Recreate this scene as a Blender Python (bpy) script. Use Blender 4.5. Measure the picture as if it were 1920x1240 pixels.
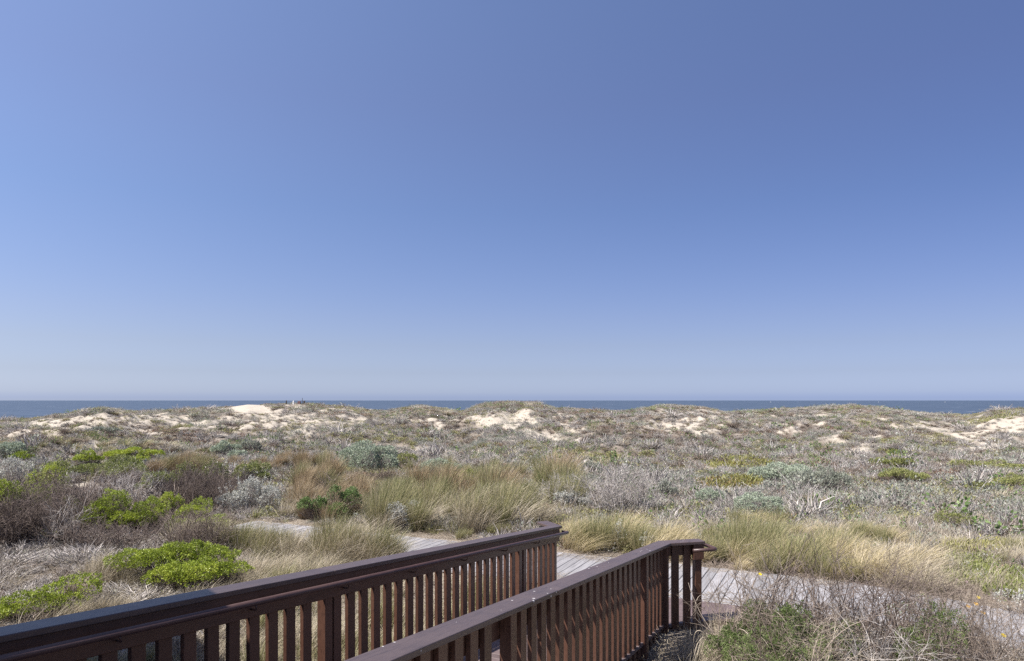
import bpy, math
import numpy as np
from mathutils import Vector

for o in list(bpy.data.objects):
    bpy.data.objects.remove(o)
scene = bpy.context.scene
COL = scene.collection
R = math.radians

# ------------------------------------------------------------------ camera
F = 1280.0                       # focal length in photo pixels (1920 wide)
CX, HZ = 960.0, 751.0            # principal column, horizon row
cam_d = bpy.data.cameras.new('camera')
cam_d.sensor_width = 36.0
cam_d.lens = 36.0 * F / 1920.0
cam_d.shift_y = (HZ - 620.0) / 1920.0
cam_d.clip_start = 0.05
cam_d.clip_end = 90000.0
cam = bpy.data.objects.new('camera', cam_d)
cam.rotation_euler = (R(90), 0, 0)
COL.objects.link(cam)
scene.camera = cam

# ------------------------------------------------------------------ sky, sun, exposure
SUN_AZ, SUN_EL = 63.0, 55.0      # heading the light travels to (clockwise from view axis), elevation
world = bpy.data.worlds.new('World')
scene.world = world
world.use_nodes = True
wn, wl = world.node_tree.nodes, world.node_tree.links
bg = wn['Background']
sky = wn.new('ShaderNodeTexSky')
sky.sky_type = 'NISHITA'
sky.sun_disc = False
sky.sun_elevation = R(SUN_EL)
sky.sun_rotation = R(180 + SUN_AZ)
sky.altitude = 0
sky.air_density = 1.0
sky.dust_density = 0.7
sky.ozone_density = 2.2
tco = wn.new('ShaderNodeTexCoord')
sxyz = wn.new('ShaderNodeSeparateXYZ'); wl.new(tco.outputs['Generated'], sxyz.inputs[0])
# marine haze: the low sky turns a paler, bluer grey than the clean-air model gives
hz_r = wn.new('ShaderNodeValToRGB')
HZ_STOPS = [(0.0, (0.951, 1.154, 2.041)), (0.0047, (0.859, 1.063, 1.99)), (0.0109, (0.921, 1.093, 1.876)), (0.0398, (0.851, 0.906, 1.393)), (0.0787, (0.912, 0.882, 1.2)), (0.1172, (0.948, 0.899, 1.195)), (0.2645, (0.982, 0.978, 1.259)), (0.3954, (1.178, 1.081, 1.323)), (0.5015, (1.329, 1.236, 1.457)), (1.0, (1.385, 1.275, 1.478))]
el_ = hz_r.color_ramp.elements
while len(el_) < len(HZ_STOPS): el_.new(0.5)
for k_, (p_, c_) in enumerate(HZ_STOPS):
    el_[k_].position = p_; el_[k_].color = (c_[0] / 2.0, c_[1] / 2.0, c_[2] / 2.0, 1)
wl.new(sxyz.outputs[2], hz_r.inputs[0])
# haze scatters forward: brighter towards the sun's side, deeper blue opposite it
dotn = wn.new('ShaderNodeVectorMath'); dotn.operation = 'DOT_PRODUCT'
dotn.inputs[1].default_value = (-math.sin(R(SUN_AZ)), -math.cos(R(SUN_AZ)), 0)
wl.new(tco.outputs['Generated'], dotn.inputs[0])
elw = wn.new('ShaderNodeMapRange'); elw.inputs[1].default_value = 0.0; elw.inputs[2].default_value = 0.32
elw.inputs[3].default_value = 0.5; elw.inputs[4].default_value = 1.05
wl.new(sxyz.outputs[2], elw.inputs[0])
dsh = wn.new('ShaderNodeMath'); dsh.operation = 'ADD'; dsh.inputs[1].default_value = 0.5
wl.new(dotn.outputs['Value'], dsh.inputs[0])
dsc = wn.new('ShaderNodeMath'); dsc.operation = 'MULTIPLY'
wl.new(dsh.outputs[0], dsc.inputs[0]); wl.new(elw.outputs[0], dsc.inputs[1])
fac = wn.new('ShaderNodeVectorMath'); fac.operation = 'MULTIPLY_ADD'
KR, KG, KB = 0.56, 0.50, 0.33
fac.inputs[1].default_value = (KR * 1.333, KG * 1.333, KB * 1.333)
fac.inputs[2].default_value = (1.333, 1.333, 1.333)
wl.new(dsc.outputs[0], fac.inputs[0])
m1 = wn.new('ShaderNodeVectorMath'); m1.operation = 'MULTIPLY'
wl.new(sky.outputs[0], m1.inputs[0]); wl.new(hz_r.outputs[0], m1.inputs[1])
m2 = wn.new('ShaderNodeVectorMath'); m2.operation = 'MULTIPLY'
wl.new(m1.outputs[0], m2.inputs[0]); wl.new(fac.outputs[0], m2.inputs[1])
wl.new(m2.outputs[0], bg.inputs[0])
bg.inputs[1].default_value = 0.0832

sun_d = bpy.data.lights.new('sun', 'SUN')
sun_d.energy = 5.0
sun_d.angle = R(0.53)
sun_d.color = (1.0, 0.95, 0.88)
sun = bpy.data.objects.new('sun', sun_d)
SDIR = Vector((math.sin(R(SUN_AZ)) * math.cos(R(SUN_EL)), math.cos(R(SUN_AZ)) * math.cos(R(SUN_EL)), -math.sin(R(SUN_EL))))
sun.rotation_euler = SDIR.to_track_quat('-Z', 'Y').to_euler()
sun.location = (-20, -20, 40)
COL.objects.link(sun)

vs = scene.view_settings
vs.view_transform = 'Standard'; vs.look = 'None'; vs.exposure = 0.85; vs.gamma = 1.0
vs.use_curve_mapping = False
scene.cycles.max_bounces = 6
scene.cycles.transparent_max_bounces = 4
scene.cycles.use_denoising = False

# ------------------------------------------------------------------ numeric helpers
def hash2(ix, iy, seed):
    n = (ix.astype(np.int64) * 374761393 + iy.astype(np.int64) * 668265263 + seed * 982451653) & 0x7fffffff
    n = ((n ^ (n >> 13)) * 1274126177) & 0x7fffffff
    n = (n ^ (n >> 16)) & 0x7fffffff
    return (n % 100003) / 100003.0

def vnoise(x, y, seed=0):
    x = np.asarray(x, float); y = np.asarray(y, float)
    ix, iy = np.floor(x), np.floor(y)
    fx, fy = x - ix, y - iy
    fx = fx * fx * fx * (fx * (fx * 6 - 15) + 10); fy = fy * fy * fy * (fy * (fy * 6 - 15) + 10)
    a, b = hash2(ix, iy, seed), hash2(ix + 1, iy, seed)
    c, d = hash2(ix, iy + 1, seed), hash2(ix + 1, iy + 1, seed)
    return (a + (b - a) * fx) * (1 - fy) + (c + (d - c) * fx) * fy

def fbm(x, y, seed=0, octv=4):
    s, a, t = 0.0, 0.5, 0.0
    for k in range(octv):
        s = s + a * vnoise(x * 2 ** k, y * 2 ** k, seed + k * 17); t += a; a *= 0.5
    return s / t

def sstep(a, b, x):
    t = np.clip((x - a) / (b - a), 0, 1)
    return t * t * (3 - 2 * t)

# ramp frame: u runs down the ramp, v to its right
TH = R(25.6)
UX, UY = math.sin(TH), math.cos(TH)
VX, VY = math.cos(TH), -math.sin(TH)
def W(u, v, z=0.0):
    return np.array([UX * u + VX * v, UY * u + VY * v, z])
def uv_of(x, y):
    return UX * x + UY * y, VX * x + VY * y

# ------------------------------------------------------------------ terrain height
SKY_X = [-900, -400, -150, 0, 60, 130, 195, 250, 350, 420, 465, 500, 560, 610, 640, 720, 790, 830, 865, 905, 950, 1000, 1040, 1080, 1120, 1160, 1200,
         1250, 1320, 1360, 1450, 1520, 1600, 1660, 1700, 1760, 1820, 1870, 1920, 2050, 2400, 2900]
SKY_Y = [772, 768, 778, 783, 781, 773, 764.5, 770, 767, 764, 759, 760, 758, 761, 763, 770, 761, 766, 771, 759, 753.5, 757, 765, 766, 769, 771, 767,
         760, 764, 771, 767, 764, 761, 765, 770, 776, 776, 768, 766, 772, 765, 770]
def ground(x, y):
    x = np.asarray(x, float); y = np.asarray(y, float)
    r = np.hypot(x, y); az = np.arctan2(x, y)
    base = np.interp(r, [0, 10, 16, 26, 40, 60, 90], [-3.0, -3.0, -3.0, -3.12, -3.35, -3.6, -3.6])
    u, v = uv_of(x, y)
    und = 0.22 * (fbm(x / 5.0, y / 5.0, 3, 3) - 0.5) * sstep(13.2, 17, u) + 0.10 * (fbm(x / 1.7, y / 1.7, 5, 2) - 0.5) * sstep(12.9, 14.5, u)
    und = und + 0.25 * sstep(-6, -11, v) * sstep(9.6, 7.5, u) * sstep(1, 4, u)
    und = und + 0.8 * (0.5 - np.abs(2 * fbm(x / 3.4, y / 3.4, 41, 3) - 1.0) - 0.2) * sstep(19, 32, r) * sstep(13, 15, u)
    base = base + und
    azc = np.clip(az, R(-62), R(62))
    px = CX + F * np.tan(azc)
    Rc = 92 + 26 * (vnoise(az * 7.0 + 50, az * 0 + 3.3, 11) - 0.5) - 6 * np.cos(az * 3)
    R0 = 37 + 12 * (vnoise(az * 5.0 + 20, az * 0 + 1.3, 12) - 0.5)
    ys = np.maximum(766 + (np.interp(px, SKY_X, SKY_Y) - 766) * 1.25, 752.5) + 1.6
    zc = -(ys - HZ) / F * Rc * np.cos(azc)
    s = np.clip((r - R0) / (Rc - R0), 0, 1)
    ss = s * s * (3 - 2 * s)
    z = base + (zc - base) * ss
    hum = (fbm(x / 11.0, y / 11.0, 21, 2) - 0.5) * 2.1 + (0.5 - np.abs(2 * fbm(x / 4.6, y / 4.6, 31, 3) - 1.0)) * 1.35 - 0.45 + (fbm(x / 1.5, y / 1.5, 33, 2) - 0.5) * 0.6
    z = z + hum * np.sin(np.pi * np.clip(s * 1.02, 0, 1)) ** 0.8 * np.where(s < 1, 1, 0)
    lim = -(ys + 0.3 + 5.0 * (1 - s) - HZ) / F * r * np.cos(azc)
    z = np.where((s > 0.25) & (s < 1), lim - np.log1p(np.exp(np.clip((lim - z) * 11, -30, 30))) / 11 + 0.0, z)
    over = np.clip(r - Rc, 0, None)
    z = z - (zc + 15.0) * sstep(0, 75, over) * 1.0
    b = sstep(R(75), R(115), np.abs(az))
    return z * (1 - b) + (-3.0 - 0.2 * sstep(10, 60, r)) * b

def hit(px, py, tmax=180.0):
    """where the line of sight through a photo pixel meets the ground"""
    t = np.arange(3.0, tmax, 0.04)
    dx, dz = (px - CX) / F, (HZ - py) / F
    g = ground(dx * t, t)
    k = np.argmax(dz * t <= g)
    if dz * t[k] > g[k]:
        k = len(t) - 1
    return np.array([dx * t[k], t[k], g[k]])

def to_px(x, y, z):
    return CX + F * x / y, HZ - F * z / y

# ------------------------------------------------------------------ mesh helpers
def mesh_np(name, verts, quads=None, tris=None, tint=None, mats=(), smooth=False, midx=None):
    me = bpy.data.meshes.new(name)
    verts = np.ascontiguousarray(verts, np.float32).reshape(-1, 3)
    nq = 0 if quads is None else len(quads); nt = 0 if tris is None else len(tris)
    parts = []
    if nq: parts.append(np.asarray(quads, np.int32).reshape(-1))
    if nt: parts.append(np.asarray(tris, np.int32).reshape(-1))
    loops = np.concatenate(parts)
    me.vertices.add(len(verts)); me.vertices.foreach_set('co', verts.reshape(-1))
    me.loops.add(len(loops)); me.loops.foreach_set('vertex_index', loops)
    me.polygons.add(nq + nt)
    starts = np.concatenate([np.arange(nq) * 4, nq * 4 + np.arange(nt) * 3]).astype(np.int32)
    me.polygons.foreach_set('loop_start', starts)
    if midx is not None: me.polygons.foreach_set('material_index', np.asarray(midx, np.int32))
    if smooth: me.polygons.foreach_set('use_smooth', np.ones(nq + nt, bool))
    if tint is not None:
        at = me.attributes.new('tint', 'FLOAT_COLOR', 'POINT')
        t4 = np.ones((len(verts), 4), np.float32); t4[:, :tint.shape[1]] = tint
        at.data.foreach_set('color', t4.reshape(-1))
    for m in mats: me.materials.append(m)
    me.update(calc_edges=True)
    return me

def strips(P, width_vec):
    """P: N,M,3 centre lines; width_vec: N,M,3 half-width vectors -> verts, quads"""
    N, M = P.shape[:2]
    V = np.stack([P - width_vec, P + width_vec], axis=2)          # N,M,2,3
    idx = np.arange(N * M * 2).reshape(N, M, 2)
    Q = np.stack([idx[:, :-1, 0], idx[:, :-1, 1], idx[:, 1:, 1], idx[:, 1:, 0]], axis=-1).reshape(-1, 4)
    return V.reshape(-1, 3), Q

def tubes(P, rad, sides=3):
    """P: N,M,3 ; rad: N,M -> verts, quads"""
    N, M = P.shape[:2]
    T = np.gradient(P, axis=1); T /= np.linalg.norm(T, axis=-1, keepdims=True) + 1e-9
    ref = np.where(np.abs(T[..., 2:3]) > 0.9, np.array([1.0, 0, 0]), np.array([0, 0, 1.0]))
    A = np.cross(T, ref); A /= np.linalg.norm(A, axis=-1, keepdims=True) + 1e-9
    B = np.cross(T, A)
    ang = np.arange(sides) * 2 * np.pi / sides
    V = P[:, :, None] + rad[:, :, None, None] * (A[:, :, None] * np.cos(ang)[None, None, :, None] + B[:, :, None] * np.sin(ang)[None, None, :, None])
    idx = np.arange(N * M * sides).reshape(N, M, sides)
    nx = np.roll(idx, -1, axis=2)
    Q = np.stack([idx[:, :-1], nx[:, :-1], nx[:, 1:], idx[:, 1:]], axis=-1).reshape(-1, 4)
    return V.reshape(-1, 3), Q

def tag(o, label, cat, group=None, kind=None):
    o['label'] = label
    if cat: o['category'] = cat
    if group: o['group'] = group
    if kind: o['kind'] = kind
    return o

def obj(name, me, parent=None, loc=None):
    o = bpy.data.objects.new(name, me)
    COL.objects.link(o)
    if parent is not None: o.parent = parent
    if loc is not None: o.location = loc
    return o

def empty(name, loc=(0, 0, 0)):
    o = bpy.data.objects.new(name, None)
    o.empty_display_size = 0.2
    o.location = loc
    COL.objects.link(o)
    return o

def norm(a):
    return a / (np.linalg.norm(a, axis=-1, keepdims=True) + 1e-9)

# ------------------------------------------------------------------ materials
def new_mat(name):
    m = bpy.data.materials.new(name); m.use_nodes = True
    n, l = m.node_tree.nodes, m.node_tree.links
    return m, n, l, n['Principled BSDF'], n['Material Output']

ALB = 0.80
def ramp(n, stops, k_=None):
    k_ = ALB if k_ is None else k_
    r = n.new('ShaderNodeValToRGB')
    e = r.color_ramp.elements
    while len(e) < len(stops): e.new(0.5)
    for k, (p, c) in enumerate(stops):
        e[k].position = p; e[k].color = (c[0] * k_, c[1] * k_, c[2] * k_, 1)
    return r

def plant_mat(name, cols, transl=0.25, rough=0.6, along=None, objvar=0.25):
    """cols: ramp over the per-leaf random value; along: colour mixed towards the base of a blade"""
    m, n, l, p, out = new_mat(name)
    a = n.new('ShaderNodeAttribute'); a.attribute_name = 'tint'
    sep = n.new('ShaderNodeSeparateColor'); l.new(a.outputs['Color'], sep.inputs[0])
    oi = n.new('ShaderNodeObjectInfo')
    mr = n.new('ShaderNodeMath'); mr.operation = 'MULTIPLY_ADD'
    mr.inputs[1].default_value = objvar; l.new(oi.outputs['Random'], mr.inputs[0])
    sc = n.new('ShaderNodeMath'); sc.operation = 'MULTIPLY'; sc.inputs[1].default_value = 1 - objvar
    l.new(sep.outputs[0], sc.inputs[0]); l.new(sc.outputs[0], mr.inputs[2])
    cols = [tuple(min(c * 0.98, 0.95) for c in q) for q in cols]
    if along: along = tuple(c * 0.55 for c in along)
    k = len(cols)
    rp = ramp(n, [(i / (k - 1), c) for i, c in enumerate(cols)])
    l.new(mr.outputs[0], rp.inputs[0])
    colout = rp.outputs[0]
    if along:
        mx = n.new('ShaderNodeMix'); mx.data_type = 'RGBA'
        mp = n.new('ShaderNodeMapRange'); mp.inputs[1].default_value = 0.0; mp.inputs[2].default_value = 0.55
        mp.inputs[3].default_value = 0.75; mp.inputs[4].default_value = 0.0
        l.new(sep.outputs[1], mp.inputs[0]); l.new(mp.outputs[0], mx.inputs[0])
        l.new(colout, mx.inputs[6]); mx.inputs[7].default_value = (*along, 1)
        colout = mx.outputs[2]
    l.new(colout, p.inputs['Base Color'])
    p.inputs['Roughness'].default_value = rough
    p.inputs['Specular IOR Level'].default_value = 0.3
    if transl > 0:
        tr = n.new('ShaderNodeBsdfTranslucent'); l.new(colout, tr.inputs[0])
        ms = n.new('ShaderNodeMixShader'); ms.inputs[0].default_value = transl
        l.new(p.outputs[0], ms.inputs[1]); l.new(tr.outputs[0], ms.inputs[2])
        l.new(ms.outputs[0], out.inputs[0])
    return m

M = {}
M['twig'] = plant_mat('weathered_twig', [(0.12, 0.09, 0.07), (0.29, 0.23, 0.185), (0.50, 0.42, 0.35)], 0.0, 0.8)
M['twig_grey'] = plant_mat('grey_twig', [(0.14, 0.123, 0.113), (0.42, 0.38, 0.35), (0.78, 0.72, 0.67)], 0.0, 0.8)
M['twig_dark'] = plant_mat('dark_bark', [(0.07, 0.05, 0.04), (0.17, 0.13, 0.11), (0.32, 0.26, 0.225)], 0.0, 0.8)
M['bright'] = plant_mat('bright_green_leaf', [(0.10, 0.13, 0.022), (0.36, 0.45, 0.055), (0.70, 0.72, 0.13)], 0.3, 0.45)
M['olive'] = plant_mat('olive_leaf', [(0.12, 0.145, 0.045), (0.28, 0.31, 0.10), (0.46, 0.46, 0.18)], 0.25, 0.5)
M['dark_green'] = plant_mat('dark_green_leaf', [(0.06, 0.11, 0.035), (0.18, 0.27, 0.085), (0.34, 0.44, 0.16)], 0.25, 0.5)
M['mint'] = plant_mat('pale_sage_leaf', [(0.26, 0.31, 0.22), (0.44, 0.50, 0.37), (0.62, 0.67, 0.53)], 0.2, 0.7)
M['greymint'] = plant_mat('grey_sage_leaf', [(0.18, 0.195, 0.15), (0.33, 0.35, 0.275), (0.48, 0.49, 0.41)], 0.2, 0.7)
M['silver'] = plant_mat('silver_leaf', [(0.40, 0.40, 0.35), (0.60, 0.60, 0.54), (0.80, 0.79, 0.72)], 0.2, 0.75)
M['fern'] = plant_mat('feathery_green_leaf', [(0.07, 0.105, 0.03), (0.18, 0.24, 0.08), (0.34, 0.39, 0.16)], 0.3, 0.55)
M['grass_olive'] = plant_mat('olive_green_grass', [(0.11, 0.13, 0.045), (0.25, 0.26, 0.10), (0.45, 0.40, 0.22), (0.64, 0.55, 0.37)], 0.25, 0.55, along=(0.30, 0.22, 0.145))
M['grass_gold'] = plant_mat('golden_grass', [(0.16, 0.165, 0.06), (0.42, 0.35, 0.17), (0.66, 0.55, 0.34), (0.82, 0.71, 0.50)], 0.25, 0.55, along=(0.27, 0.19, 0.12))
M['grass_tan'] = plant_mat('dry_tan_grass', [(0.25, 0.22, 0.13), (0.44, 0.38, 0.27), (0.60, 0.52, 0.39), (0.72, 0.64, 0.51)], 0.2, 0.6, along=(0.32, 0.25, 0.18))
M['grass_rust'] = plant_mat('rust_brown_grass', [(0.20, 0.18, 0.075), (0.33, 0.25, 0.14), (0.46, 0.34, 0.215), (0.56, 0.45, 0.30)], 0.2, 0.6, along=(0.28, 0.20, 0.135))
M['ice'] = plant_mat('ice_plant_leaf', [(0.34, 0.15, 0.08), (0.24, 0.23, 0.07), (0.33, 0.32, 0.10), (0.44, 0.41, 0.16)], 0.15, 0.4)
M['cushion'] = plant_mat('olive_cushion_leaf', [(0.15, 0.17, 0.05), (0.33, 0.35, 0.12), (0.52, 0.51, 0.22)], 0.25, 0.55)
M['ice_green'] = plant_mat('fresh_ice_plant_leaf', [(0.12, 0.145, 0.04), (0.23, 0.27, 0.07), (0.38, 0.40, 0.13)], 0.2, 0.4)
M['pink'] = plant_mat('pink_petal', [(0.62, 0.33, 0.58), (0.75, 0.47, 0.70)], 0.3, 0.6)
M['yellow'] = plant_mat('yellow_petal', [(0.80, 0.60, 0.01), (0.85, 0.68, 0.03)], 0.3, 0.6)
M['orange'] = plant_mat('orange_petal', [(0.80, 0.42, 0.05), (0.85, 0.50, 0.10)], 0.3, 0.6)
M['rusty'] = plant_mat('rust_red_leaf', [(0.20, 0.11, 0.08), (0.32, 0.20, 0.13), (0.38, 0.30, 0.17)], 0.15, 0.6)
M['yolive'] = plant_mat('yellow_green_leaf', [(0.20, 0.20, 0.08), (0.33, 0.32, 0.13), (0.46, 0.43, 0.21)], 0.2, 0.6)
M['litter'] = plant_mat('straw_litter', [(0.26, 0.20, 0.15), (0.48, 0.40, 0.31), (0.66, 0.58, 0.47)], 0.1, 0.8)

def ground_mat():
    m, n, l, p, out = new_mat('sand_and_duff')
    a = n.new('ShaderNodeAttribute'); a.attribute_name = 'tint'
    sep = n.new('ShaderNodeSeparateColor'); l.new(a.outputs['Color'], sep.inputs[0])
    tc = n.new('ShaderNodeTexCoord')
    n1 = n.new('ShaderNodeTexNoise'); n1.inputs['Scale'].default_value = 2.2; n1.inputs['Detail'].default_value = 8; n1.inputs['Roughness'].default_value = 0.65
    n2 = n.new('ShaderNodeTexNoise'); n2.inputs['Scale'].default_value = 28; n2.inputs['Detail'].default_value = 5
    l.new(tc.outputs['Object'], n1.inputs['Vector']); l.new(tc.outputs['Object'], n2.inputs['Vector'])
    sand = ramp(n, [(0.3, (0.41, 0.36, 0.295)), (0.7, (0.54, 0.485, 0.405))]); l.new(n1.outputs[0], sand.inputs[0])
    duff = ramp(n, [(0.3, (0.13, 0.105, 0.085)), (0.5, (0.27, 0.23, 0.19)), (0.7, (0.40, 0.35, 0.29))]); l.new(n2.outputs[0], duff.inputs[0])
    ad = n.new('ShaderNodeMath'); ad.operation = 'MULTIPLY_ADD'; ad.inputs[1].default_value = 0.9; ad.inputs[2].default_value = -0.45
    l.new(n1.outputs[0], ad.inputs[0])
    s2 = n.new('ShaderNodeMath'); s2.operation = 'ADD'; s2.use_clamp = True
    l.new(sep.outputs[0], s2.inputs[0]); l.new(ad.outputs[0], s2.inputs[1])
    mp = n.new('ShaderNodeMapRange'); mp.inputs[1].default_value = 0.35; mp.inputs[2].default_value = 0.6
    l.new(s2.outputs[0], mp.inputs[0])
    mx = n.new('ShaderNodeMix'); mx.data_type = 'RGBA'
    l.new(mp.outputs[0], mx.inputs[0]); l.new(duff.outputs[0], mx.inputs[6]); l.new(sand.outputs[0], mx.inputs[7])
    l.new(mx.outputs[2], p.inputs['Base Color'])
    p.inputs['Roughness'].default_value = 0.95
    p.inputs['Specular IOR Level'].default_value = 0.1
    bp = n.new('ShaderNodeBump'); bp.inputs['Strength'].default_value = 0.6; bp.inputs['Distance'].default_value = 0.05
    l.new(n2.outputs[0], bp.inputs['Height']); l.new(bp.outputs[0], p.inputs['Normal'])
    return m
M['ground'] = ground_mat()

def paint_mat(name, base, worn, rough=0.42, specks=False):
    m, n, l, p, out = new_mat(name)
    tc = n.new('ShaderNodeTexCoord')
    mpn = n.new('ShaderNodeMapping'); mpn.inputs['Rotation'].default_value = (0, 0, TH)
    l.new(tc.outputs['Object'], mpn.inputs['Vector'])
    n1 = n.new('ShaderNodeTexNoise'); n1.inputs['Scale'].default_value = 5; n1.inputs['Detail'].default_value = 8; n1.inputs['Roughness'].default_value = 0.7
    l.new(mpn.outputs[0], n1.inputs['Vector'])
    n2 = n.new('ShaderNodeTexNoise'); n2.inputs['Scale'].default_value = 60; n2.inputs['Detail'].default_value = 4
    l.new(tc.outputs['Object'], n2.inputs['Vector'])
    r1 = ramp(n, [(0.35, base), (0.75, worn)]); l.new(n1.outputs[0], r1.inputs[0])
    oi = n.new('ShaderNodeObjectInfo')
    mg = n.new('ShaderNodeMapping'); mg.inputs['Scale'].default_value = (70, 3.0, 18)
    mg.vector_type = 'TEXTURE'; mg.inputs['Scale'].default_value = (1 / 70, 1 / 3.0, 1 / 18); mg.inputs['Rotation'].default_value = (0, 0, -TH)
    l.new(tc.outputs['Object'], mg.inputs['Vector'])
    n4 = n.new('ShaderNodeTexNoise'); n4.inputs['Scale'].default_value = 1.0; n4.inputs['Detail'].default_value = 6; n4.inputs['Roughness'].default_value = 0.6
    l.new(mg.outputs[0], n4.inputs['Vector'])
    gm = n.new('ShaderNodeMix'); gm.data_type = 'RGBA'; gm.blend_type = 'MULTIPLY'; gm.inputs[0].default_value = 1.0
    gr = ramp(n, [(0.34, (0.70, 0.70, 0.72)), (0.5, (1, 1, 1)), (0.72, (1.0, 1.0, 1.0))], 1.0); l.new(n4.outputs[0], gr.inputs[0])
    l.new(r1.outputs[0], gm.inputs[6]); l.new(gr.outputs[0], gm.inputs[7])
    hs = n.new('ShaderNodeHueSaturation')
    mv = n.new('ShaderNodeMapRange'); mv.inputs[3].default_value = 0.85; mv.inputs[4].default_value = 1.15
    l.new(oi.outputs['Random'], mv.inputs[0]); l.new(mv.outputs[0], hs.inputs['Value']); l.new(gm.outputs[2], hs.inputs['Color'])
    col = hs.outputs[0]
    if specks:
        vo = n.new('ShaderNodeTexVoronoi'); vo.inputs['Scale'].default_value = 13.0
        l.new(tc.outputs['Object'], vo.inputs['Vector'])
        n3 = n.new('ShaderNodeTexNoise'); n3.inputs['Scale'].default_value = 2.2; l.new(tc.outputs['Object'], n3.inputs['Vector'])
        th = n.new('ShaderNodeMath'); th.operation = 'MULTIPLY_ADD'; th.inputs[1].default_value = 0.42; th.inputs[2].default_value = -0.135
        l.new(n3.outputs[0], th.inputs[0])
        lt = n.new('ShaderNodeMath'); lt.operation = 'LESS_THAN'
        l.new(vo.outputs['Distance'], lt.inputs[0]); l.new(th.outputs[0], lt.inputs[1])
        mx = n.new('ShaderNodeMix'); mx.data_type = 'RGBA'; mx.inputs[7].default_value = (0.55, 0.52, 0.5, 1)
        l.new(lt.outputs[0], mx.inputs[0]); l.new(col, mx.inputs[6]); col = mx.outputs[2]
    l.new(col, p.inputs['Base Color'])
    rr = n.new('ShaderNodeMapRange'); rr.inputs[3].default_value = rough - 0.08; rr.inputs[4].default_value = rough + 0.14
    l.new(n1.outputs[0], rr.inputs[0]); l.new(rr.outputs[0], p.inputs['Roughness'])
    bp = n.new('ShaderNodeBump'); bp.inputs['Strength'].default_value = 0.25; bp.inputs['Distance'].default_value = 0.004
    l.new(n2.outputs[0], bp.inputs['Height']); l.new(bp.outputs[0], p.inputs['Normal'])
    return m
M['paint'] = paint_mat('brown_paint', (0.098, 0.045, 0.029), (0.124, 0.061, 0.041))
M['paint_cap'] = paint_mat('brown_paint_cap', (0.090, 0.062, 0.056), (0.118, 0.085, 0.078), 0.40, specks=True)
M['paint_cap_plain'] = paint_mat('brown_paint_cap_clean', (0.090, 0.062, 0.056), (0.118, 0.085, 0.078), 0.40)
M['deckpaint'] = paint_mat('brown_deck_paint', (0.14, 0.10, 0.095), (0.20, 0.15, 0.145), 0.6)

def board_mat():
    m, n, l, p, out = new_mat('weathered_grey_board')
    tc = n.new('ShaderNodeTexCoord')
    mpn = n.new('ShaderNodeMapping'); mpn.inputs['Scale'].default_value = (40, 2.2, 8)
    l.new(tc.outputs['Object'], mpn.inputs['Vector'])
    oi = n.new('ShaderNodeObjectInfo')
    ofs = n.new('ShaderNodeVectorMath'); ofs.operation = 'MULTIPLY_ADD'; ofs.inputs[1].default_value = (37, 91, 13)
    cb = n.new('ShaderNodeCombineXYZ'); l.new(oi.outputs['Random'], cb.inputs[0]); l.new(oi.outputs['Random'], cb.inputs[1])
    l.new(cb.outputs[0], ofs.inputs[0]); l.new(mpn.outputs[0], ofs.inputs[2])
    n1 = n.new('ShaderNodeTexNoise'); n1.inputs['Scale'].default_value = 1.0; n1.inputs['Detail'].default_value = 6
    l.new(ofs.outputs[0], n1.inputs['Vector'])
    r1 = ramp(n, [(0.3, (0.23, 0.22, 0.225)), (0.55, (0.34, 0.33, 0.338)), (0.8, (0.42, 0.41, 0.415))]); l.new(n1.outputs[0], r1.inputs[0])
    hs = n.new('ShaderNodeHueSaturation'); mv = n.new('ShaderNodeMapRange'); mv.inputs[3].default_value = 0.78; mv.inputs[4].default_value = 1.14
    l.new(oi.outputs['Random'], mv.inputs[0]); l.new(mv.outputs[0], hs.inputs['Value']); l.new(r1.outputs[0], hs.inputs['Color'])
    sx = n.new('ShaderNodeSeparateXYZ'); l.new(tc.outputs['Object'], sx.inputs[0])
    def band(out, c, w):
        a1 = n.new('ShaderNodeMath'); a1.operation = 'ABSOLUTE'; l.new(out, a1.inputs[0])
        b1 = n.new('ShaderNodeMath'); b1.operation = 'COMPARE'; b1.inputs[1].default_value = c; b1.inputs[2].default_value = w
        l.new(a1.outputs[0], b1.inputs[0]); return b1.outputs[0]
    mm = n.new('ShaderNodeMath'); mm.operation = 'MULTIPLY'
    l.new(band(sx.outputs[0], 0.042, 0.0075), mm.inputs[0]); l.new(band(sx.outputs[1], 0.52, 0.010), mm.inputs[1])
    nm = n.new('ShaderNodeMix'); nm.data_type = 'RGBA'; nm.inputs[7].default_value = (0.05, 0.045, 0.045, 1)
    l.new(mm.outputs[0], nm.inputs[0]); l.new(hs.outputs[0], nm.inputs[6])
    l.new(nm.outputs[2], p.inputs['Base Color']); p.inputs['Roughness'].default_value = 0.85
    bp = n.new('ShaderNodeBump'); bp.inputs['Strength'].default_value = 0.3; bp.inputs['Distance'].default_value = 0.004
    l.new(n1.outputs[0], bp.inputs['Height']); l.new(bp.outputs[0], p.inputs['Normal'])
    return m
M['board'] = board_mat()

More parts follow.
